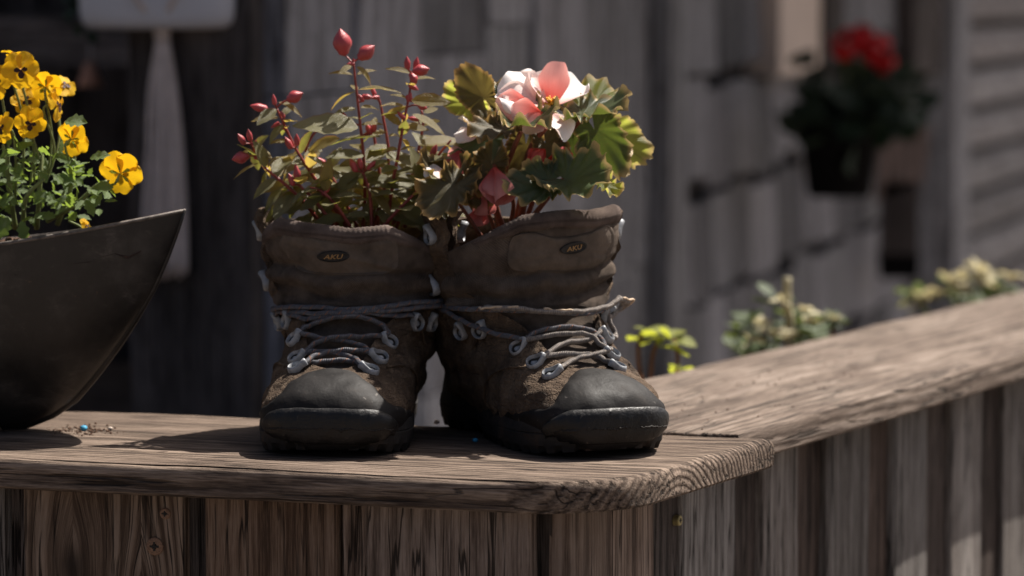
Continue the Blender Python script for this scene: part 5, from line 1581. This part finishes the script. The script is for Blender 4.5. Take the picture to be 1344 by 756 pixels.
# open flower
BP = [petal_mesh('petal', M['begonia_white'], w, cu, 0.25, k * 2.1, 12, 15, ruffle=0.11) for k, (w, cu) in enumerate([(0.95, 0.6), (1.1, 0.4), (0.8, 0.9)])]
BPP = [petal_mesh('petal', M['begonia_petal'], w, cu, 0.1, k * 2.9 + 5, 10, 11, ruffle=0.05) for k, (w, cu) in enumerate([(0.75, 0.7), (0.9, 0.5)])]
FC = P(724, 138, 3.145)
st_v = MB()
for i in range(34):
    d = (Vector((0.1, -0.7, 0.7)) + rvec(0.7)).normalized()
    L_ = random.uniform(0.005, 0.010)
    st_v.tube([FC + d * 0.001, FC + d * L_ * 0.6, FC + d * L_], [0.0005, 0.0007, 0.0011], 5)
flower = obj('stamens', st_v.v, st_v.f, M['stamen'], be)
tag(flower, 'orange stamens of the open flower', kind='stuff')
def bpetal(base, tip, D0, D1, normal, me):
    a = P(base[0], base[1], D0); b = P(tip[0], tip[1], D1)
    link('petal', me, be, basis(a, b - a, normal, (b - a).length * 1.04, be))
bpetal((724, 142), (733, 82), 3.168, 3.175, (-0.35, -0.9, 0.25), BPP[0])
bpetal((724, 138), (757, 100), 3.17, 3.20, (0.1, -0.5, 0.85), BP[0])
bpetal((722, 142), (702, 94), 3.165, 3.18, (0.5, -0.6, 0.6), BP[2])
bpetal((718, 140), (664, 100), 3.165, 3.165, (0.35, -0.75, 0.6), BP[1])
bpetal((716, 144), (656, 124), 3.16, 3.15, (0.25, -0.6, 0.75), BP[0])
bpetal((722, 146), (742, 176), 3.165, 3.14, (0.2, -0.3, 0.95), BP[2])
bpetal((718, 140), (690, 92), 3.18, 3.20, (0.2, -0.5, 0.85), BP[1])
bpetal((712, 150), (672, 146), 3.150, 3.14, (0.1, -0.9, 0.2), BPP[1])
bpetal((716, 148), (690, 172), 3.15, 3.135, (0.2, -0.9, 0.3), BPP[0])
bpetal((700, 140), (652, 138), 3.158, 3.15, (0.1, -0.8, 0.3), BPP[1])
# flower at the side, seen from behind
bpetal((632, 172), (606, 152), 3.205, 3.20, (-0.3, -0.2, 0.9), BP[0])
bpetal((630, 176), (598, 178), 3.205, 3.20, (-0.2, -0.6, 0.8), BP[1])
bpetal((612, 222), (592, 196), 3.20, 3.205, (-0.6, -0.7, 0.2), BPP[1])
bpetal((590, 232), (558, 222), 3.165, 3.16, (0.0, -0.5, 0.85), BP[1])
# hanging pink buds, each with folded petals
BB = [petal_mesh('petal', M['begonia_bud'], w, 1.3, -0.3, k * 3.3, 8, 9, ruffle=0.03) for k, w in enumerate((0.9, 1.1, 0.75))]
BPK = [petal_mesh('petal', M['begonia_pink'], w, 1.2, -0.3, k * 3.3, 8, 9, ruffle=0.05) for k, w in enumerate((1.1, 1.2, 0.95))]
def pink_bud(px, py, D, size, d, BB=BB):
    p = P(px, py, D); d = Vector(d).normalized(); sc = size / F_PX * D
    a = d.orthogonal().normalized(); b = d.cross(a)
    for k in range(4):
        an = k * math.pi / 2 + 0.5
        o = a * math.cos(an) + b * math.sin(an)
        link('petal', BB[k % 3], be, basis(p + o * sc * 0.02 - d * sc * 0.5, d + o * 0.30, -o, sc * (1.0 - 0.06 * k), be))
pink_bud(654, 244, 3.145, 54, (0.15, -0.35, -0.6), BPK)
pink_bud(634, 266, 3.17, 36, (-0.3, 0.1, -0.9), BPK)
pink_bud(706, 206, 3.175, 32, (-0.4, -0.4, -0.4))
pink_bud(735, 208, 3.17, 34, (0.7, -0.3, 0.1))
pink_bud(628, 284, 3.18, 28, (-0.2, 0.1, -0.95), BPK)
pink_bud(598, 214, 3.19, 34, (-0.3, 0.1, -0.8), BPK)

# ================================================================== PLANTS GROWING IN THE BED, BEHIND THE SIDE RIM
random.seed(31)
def rosette(root, c, n, L_, width, mat, up=0.6, name='leaf', seed=0):
    me = [blade(name, M[mat], width, 0.2, 0.3, 0.0, seed + k, 6, 5, 0.55) for k in range(2)]
    for k in range(n):
        a = k * 2.4; t = k / max(1, n - 1)
        d = Vector((math.cos(a), math.sin(a), up * (0.1 + 1.5 * t))) + rvec(0.45)
        link(name, random.choice(me), root, basis(c + rvec(L_ * 0.18), d, Vector((0, 0, 1)) + Vector((-math.cos(a), -math.sin(a), 0)) * 0.4 + rvec(0.5), L_ * (1 - 0.45 * t) * random.uniform(0.7, 1.2), root))
pl = empty('young_begonia', (P(858, 490, 3.86).x, 0.83, -0.26), 0, 'small yellow green seedling on orange stems beside the begonia boot', 'plant')
b0 = pl.location + Vector((0, 0, 0.0))
for (tx, ty, n) in [(842, 440, 5), (884, 446, 5), (862, 452, 4)]:
    tip = P(tx, ty, 3.86)
    stem(pl, [b0 + rvec(0.01), (b0 + tip) / 2 + rvec(0.012), P(tx + random.uniform(-8, 8), ty + 34, 3.86), tip], [0.0032, 0.002], M['orange_stem'])
    rosette(pl, tip, n, 0.034, 0.75, 'bed_leaf_yellow', 0.5, 'leaf', tx)
pl = empty('small_seedling', (P(890, 486, 3.8).x, 0.77, -0.26), 0, 'single bright green seedling just above the side rim', 'plant')
tip = P(888, 484, 3.8)
stem(pl, [pl.location.copy(), tip], [0.002, 0.002], M['orange_stem'])
rosette(pl, tip, 5, 0.016, 0.8, 'bed_leaf_yellow', 0.4, 'leaf', 3)
pl = empty('leafy_shrub', (P(1030, 440, 4.35).x, 1.32, -0.26), 0, 'dark leafy plant with pale flower heads and a dry stalk behind the rim', 'plant')
b0 = pl.location.copy()
for k in range(16):
    tx, ty = random.uniform(966, 1075), random.uniform(392, 462)
    if ty < np.interp(tx, [966, 985, 1020, 1045, 1075], [440, 405, 388, 402, 440]): ty += 25
    D = 4.35 + random.uniform(-0.06, 0.08)
    tip = P(tx, ty, D)
    stem(pl, [b0 + rvec(0.02) * 1.5, (b0 + tip) / 2 + rvec(0.02), tip], [0.003, 0.002], M['viola_stem'])
    rosette(pl, tip, 9, 0.034, 0.5, 'sedum', 0.7, 'leaf', k)
for (tx, ty) in [(1057, 410), (1001, 436), (1062, 424), (1000, 426), (1020, 440), (1038, 442), (988, 448), (1026, 396)]:
    rosette(pl, P(tx, ty, 4.27), 10, 0.016, 0.6, 'sedum_pale', 0.9, 'flower_head', tx)
stem(pl, [b0, P(1036, 440, 4.3), P(1033, 405, 4.29), P(1033, 364, 4.29)], [0.006, 0.005], M['sedum_pale'], 'dry_stalk')
pl = empty('low_rosette', (P(1092, 425, 4.4).x, 1.36, -0.26), 0, 'small ochre rosette plant peeping over the side rim', 'plant')
stem(pl, [pl.location.copy(), P(1092, 428, 4.4)], [0.004, 0.003], M['orange_stem'])
for q in [(1084, 426), (1098, 424), (1091, 420)]:
    rosette(pl, P(q[0], q[1], 4.4), 10, 0.020, 0.5, 'sedum', 0.6, 'leaf', q[0])
    rosette(pl, P(q[0], q[1] - 4, 4.39), 6, 0.012, 0.5, 'sedum_pale', 0.9, 'leaf', q[0])
pl = empty('stonecrop', (P(1260, 385, 5.2).x, 2.2, -0.26), 0, 'stonecrop with cream flower heads at the far end of the rim', 'plant')
b0 = pl.location.copy()
for k in range(16):
    tx, ty = random.uniform(1205, 1320), random.uniform(372, 400)
    D = 5.15 + random.uniform(-0.08, 0.08)
    tip = P(tx, ty, D)
    stem(pl, [b0 + rvec(0.03), tip], [0.003, 0.002], M['viola_stem'])
    rosette(pl, tip, 8, 0.036, 0.5, 'sedum', 0.6, 'leaf', k)
for (tx, ty) in [(1215, 393), (1226, 390), (1250, 372), (1262, 366), (1286, 360), (1290, 372), (1262, 384), (1328, 366), (1200, 400)]:
    rosette(pl, P(tx, ty, 5.08), 10, 0.026, 0.6, 'sedum_pale', 0.9, 'flower_head', tx)

# ================================================================== SMALL THINGS ON THE RIM
def lump(c, r_, seed, n=8, m=6, flat=0.7):
    v = []
    for i in range(m):
        th = math.pi * i / (m - 1)
        for k in range(n):
            a = 2 * math.pi * k / n
            d = Vector((math.sin(th) * math.cos(a), math.sin(th) * math.sin(a), math.cos(th) * flat))
            v.append(Vector(c) + d * r_ * (1 + 0.35 * nz(d.x * 1.7 + seed, d.y * 1.7, d.z * 1.7)))
    return v, grid_faces(m, n, True)
def on_plank(px, py):
    el = PITCH + math.atan((py - 378) / F_PX)
    D = CAM_Z / math.tan(el)
    p = P(px, py, D); return Vector((p.x, p.y, 0.0))
for (px, py, r_, lab) in [(110, 565, 0.0036, 'tiny blue pellet lying in spilled soil beside the steel bowl'), (624, 580, 0.0026, 'tiny blue pellet lying in shadow between the two boots')]:
    p = on_plank(px, py) + Vector((0, 0, r_ * 0.55))
    v, f = lump(p, r_, px)
    tag(obj('blue_pellet', v, f, M['pellet']), lab, 'pellet', 'blue pellets on the rim')
for (px, py, r_, lab) in [(145, 564, 0.0021, 'pale grit grain at the edge of the spilled soil'), (573, 556, 0.0028, 'pale grit grain between the heels of the boots')]:
    p = on_plank(px, py) + Vector((0, 0, r_ * 0.5))
    v, f = lump(p, r_, px)
    tag(obj('grit_grain', v, f, M['grit']), lab, 'grit', 'grit grains on the rim')
mb = MB()
random.seed(77)
for i in range(170):
    px = random.gauss(108, 22); py = random.gauss(566, 3.2)
    if py < 556 or py > 578 or px < 60 or px > 170: continue
    r_ = random.uniform(0.0004, 0.0013)
    v, f = lump(on_plank(px, py) + Vector((0, 0, r_ * 0.4)), r_, i, 6, 4)
    mb.add(v, f)
for i in range(60):
    px = random.uniform(880, 1130); py = np.interp(px, [880, 1130], [560, 500]) + random.uniform(-40, 20)
    r_ = random.uniform(0.0005, 0.0014)
    v, f = lump(on_plank(px, py) + Vector((0, 0, r_ * 0.4 + 0.002)), r_, i, 6, 4)
    mb.add(v, f)
tag(obj('soil_crumbs', mb.v, mb.f, M['crumb']), 'spilled dark soil crumbs scattered on the rim planks', 'soil', kind='stuff')
# crumbs of earth lying on the soil of the bowl
mb = MB()
for i in range(240):
    t = random.uniform(-0.2, 0.75); q = random.uniform(-0.9, 0.9)
    p = BC + KD * (t * BL) + KN * (q * beam(t) * 0.9)
    r_ = random.uniform(0.0015, 0.0045)
    v, f = lump((p.x, p.y, 0.142 + 0.022 * t * t - 0.006 * abs(q) + 0.012 * (1 - q * q) + 0.004), r_, i, 6, 5)
    mb.add(v, f)
o = obj('soil_lumps', mb.v, mb.f, M['crumb'], bowl); tag(o, kind='stuff')

# ================================================================== HANGING THINGS IN THE BACKGROUND
HD = 5.0
hp = empty('hanging_planter', P(213, 36, HD), 0, 'white planter in a cotton cord hanger with a long tassel, out of focus', 'hanging planter')
cpt = P(210, 0, HD)
# rounded rectangular pot
w2, d2 = 0.104, 0.06
z_bot = P(210, 38, HD).z
v = []
prof = [(0.55, 0.0), (0.86, 0.001), (0.95, 0.006), (0.99, 0.016), (1.0, 0.03), (1.02, 0.13), (1.03, 0.135), (0.96, 0.135), (0.95, 0.02), (0.5, 0.01)]
nn = 32
for r_, z in prof:
    for k in range(nn):
        a = 2 * math.pi * k / nn
        v.append((cpt.x + spow(math.cos(a), 0.5) * w2 * r_, cpt.y + spow(math.sin(a), 0.5) * d2 * r_, z_bot + z))
f = grid_faces(len(prof), nn, True); f.append(tuple(range(nn)))
obj('pot', v, f, M['white_pot'], hp)
kn = P(213, 42, HD - 0.03)
top = Vector((cpt.x, cpt.y, 1.25))
for sx_, sy_ in ((-1, -1), (1, -1), (-1, 1), (1, 1)):
    c1 = Vector((cpt.x + sx_ * w2 * 0.55, cpt.y + sy_ * (d2 + 0.004), z_bot + 0.10))
    stem(hp, [kn + Vector((0, 0.02 * (sy_ + 1), 0)), Vector((cpt.x + sx_ * w2 * 0.2, cpt.y + sy_ * (d2 + 0.003), z_bot + 0.035)), c1, Vector((cpt.x + sx_ * w2 * 0.9, cpt.y + sy_ * d2, z_bot + 0.22)), top], [0.004, 0.003], M['cotton'], 'cord')
v, f = lathe([(0.0, 0.014), (0.008, 0.012), (0.011, 0.004), (0.0105, -0.008), (0.008, -0.014), (0.0, -0.015)], 14)
obj('knot', [Vector(q) + kn for q in v], f, M['cotton'], hp)
random.seed(3)
mb = MB()
bot_z = P(210, 366, HD).z
for i in range(70):
    a = random.uniform(0, 2 * math.pi); r_ = math.sqrt(random.random())
    o = Vector((math.cos(a) * r_, math.sin(a) * r_ * 0.6, 0))
    pts = [kn + o * 0.007 + Vector((0, 0, -0.008))]
    for (fz, rw) in ((0.25, 0.018), (0.5, 0.024), (0.75, 0.028), (1.0, 0.029)):
        z = kn.z + (bot_z - kn.z) * fz
        pts.append(Vector((kn.x + 0.0, kn.y, z)) + o * rw + Vector((random.uniform(-1, 1) * 0.003, 0, 0)))
    pts[-1].z += random.uniform(0, 0.02)
    mb.tube(smooth_path(pts, 3), 0.0032, 5)
o = obj('tassel', mb.v, mb.f, M['cotton'], hp); tag(o, kind='stuff')
mb = MB()
for i in range(40):
    px, py = random.uniform(98, 132), random.uniform(-30, 62)
    c = P(px, py, HD + random.uniform(-0.03, 0.03))
    d = rvec().normalized(); y = d.orthogonal()
    mb.add([c, c + d * 0.012 + y * 0.006, c + d * 0.024, c + d * 0.012 - y * 0.006], [(0, 1, 2, 3)], [(0, 0)] * 4)
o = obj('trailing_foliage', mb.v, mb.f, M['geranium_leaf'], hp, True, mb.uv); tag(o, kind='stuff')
bell = empty('clay_bell', P(118, 108, 5.6), 0, 'small terracotta bell hanging in the dark porch', 'ornament')
v, f = lathe([(0.0, 0.030), (0.007, 0.029), (0.011, 0.020), (0.014, 0.008), (0.021, -0.006), (0.018, -0.006), (0.010, 0.010), (0.0, 0.018)], 20)
obj('bell_body', [Vector(q) + bell.location for q in v], f, M['terracotta'], bell)
stem(bell, [bell.location + Vector((0, 0, 0.028)), bell.location + Vector((0, 0.05, 0.12)), bell.location + Vector((0, 0.26, 0.16))], 0.0012, M['cotton'], 'string')
# dark fern in the porch
fern = empty('porch_plant', (P(250, 400, 5.8).x, 2.77, P(250, 412, 5.8).z), 0, 'dark green plant in the shade behind the tassel', 'plant')
mb = MB()
for i in range(150):
    c = fern.location + Vector((random.gauss(0, 0.035), random.gauss(0, 0.03), random.uniform(0.0, 0.085)))
    d = (rvec() + Vector((0, 0, 0.5))).normalized(); y = d.orthogonal()
    mb.add([c, c + d * 0.012 + y * 0.006, c + d * 0.026, c + d * 0.012 - y * 0.006], [(0, 1, 2, 3)], [(0, 0)] * 4)
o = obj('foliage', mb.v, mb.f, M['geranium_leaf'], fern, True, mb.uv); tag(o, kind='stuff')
v, f = lathe([(0.0, -0.09), (0.035, -0.09), (0.045, 0.0), (0.04, 0.0), (0.0, -0.01)], 16)
obj('pot', [Vector(q) + fern.location for q in v], f, M['black_pot'], fern)

# geranium in a wall pot
GT = 4.15
gp = wp(GT, 0.19, 0)
GDp = 7.65
gc = P(1102, 205, GDp)
ger = empty('potted_geranium', (gc.x, gc.y, P(1102, 258, GDp).z), 0, 'red geranium in a black pot hung on the house wall', 'potted plant')
pxm = GDp / F_PX
v, f = lathe([(0.0, 0.0), (38 * pxm, 0.0), (42 * pxm, 4 * pxm), (54 * pxm, 104 * pxm), (57 * pxm, 106 * pxm), (57 * pxm, 112 * pxm), (50 * pxm, 112 * pxm), (0.0, 96 * pxm)], 24)
obj('pot', [Vector(q) + ger.location for q in v], f, M['black_pot'], ger)
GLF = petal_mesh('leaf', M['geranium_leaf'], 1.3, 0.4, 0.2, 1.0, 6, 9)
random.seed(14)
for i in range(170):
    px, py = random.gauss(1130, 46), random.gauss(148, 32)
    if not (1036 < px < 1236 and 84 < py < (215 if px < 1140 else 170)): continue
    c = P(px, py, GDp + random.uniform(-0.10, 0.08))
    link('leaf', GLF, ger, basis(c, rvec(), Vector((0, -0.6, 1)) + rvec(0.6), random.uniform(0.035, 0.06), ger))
GFL = petal_mesh('petal', M['geranium_red'], 1.0, 0.3, 0.2, 4.0, 5, 5)
for (hx, hy, hr, nn) in [(1110, 58, 30, 60), (1150, 66, 30, 60), (1130, 48, 22, 40), (1160, 84, 18, 30)]:
    c = P(hx, hy, GDp - 0.04)
    head = empty('flower_head', c - ger.location); head.parent = ger
    for i in range(nn):
        d = rvec().normalized()
        link('petal', GFL, head, basis(d * hr * pxm * 0.62, d.orthogonal(), d, 0.022, None))
    stem(ger, [c, c + Vector((0, 0, -0.05)), P(1125, 170, GDp)], 0.003, M['viola_stem'])
# slanted bracket and hanging post beside it
br = empty('wall_bracket', P(1180, 366, 8.95), 0, 'brown wooden bracket and dark post on the wall beside the geranium', 'bracket')
Db = br.location.y + CAM_D
def quad_prism(name, pts, depth, mat):
    a = [P(x, y, Db) for x, y in pts]; b = [p + Vector((0, depth, 0)) for p in a]
    n = len(a)
    return obj(name, a + b, [tuple(range(n)), tuple(reversed(range(n, 2 * n)))] + [(i, (i + 1) % n, n + (i + 1) % n, n + i) for i in range(n)], mat, br, False)
quad_prism('board', [(1156, 166), (1222, 164), (1212, 240), (1150, 264)], 0.06, M['bracket'])
quad_prism('post', [(1158, 240), (1206, 238), (1206, 334), (1156, 334)], 0.06, M['dark_wood'])
quad_prism('foot', [(1154, 334), (1208, 334), (1206, 366), (1158, 366)], 0.07, M['black_pot'])
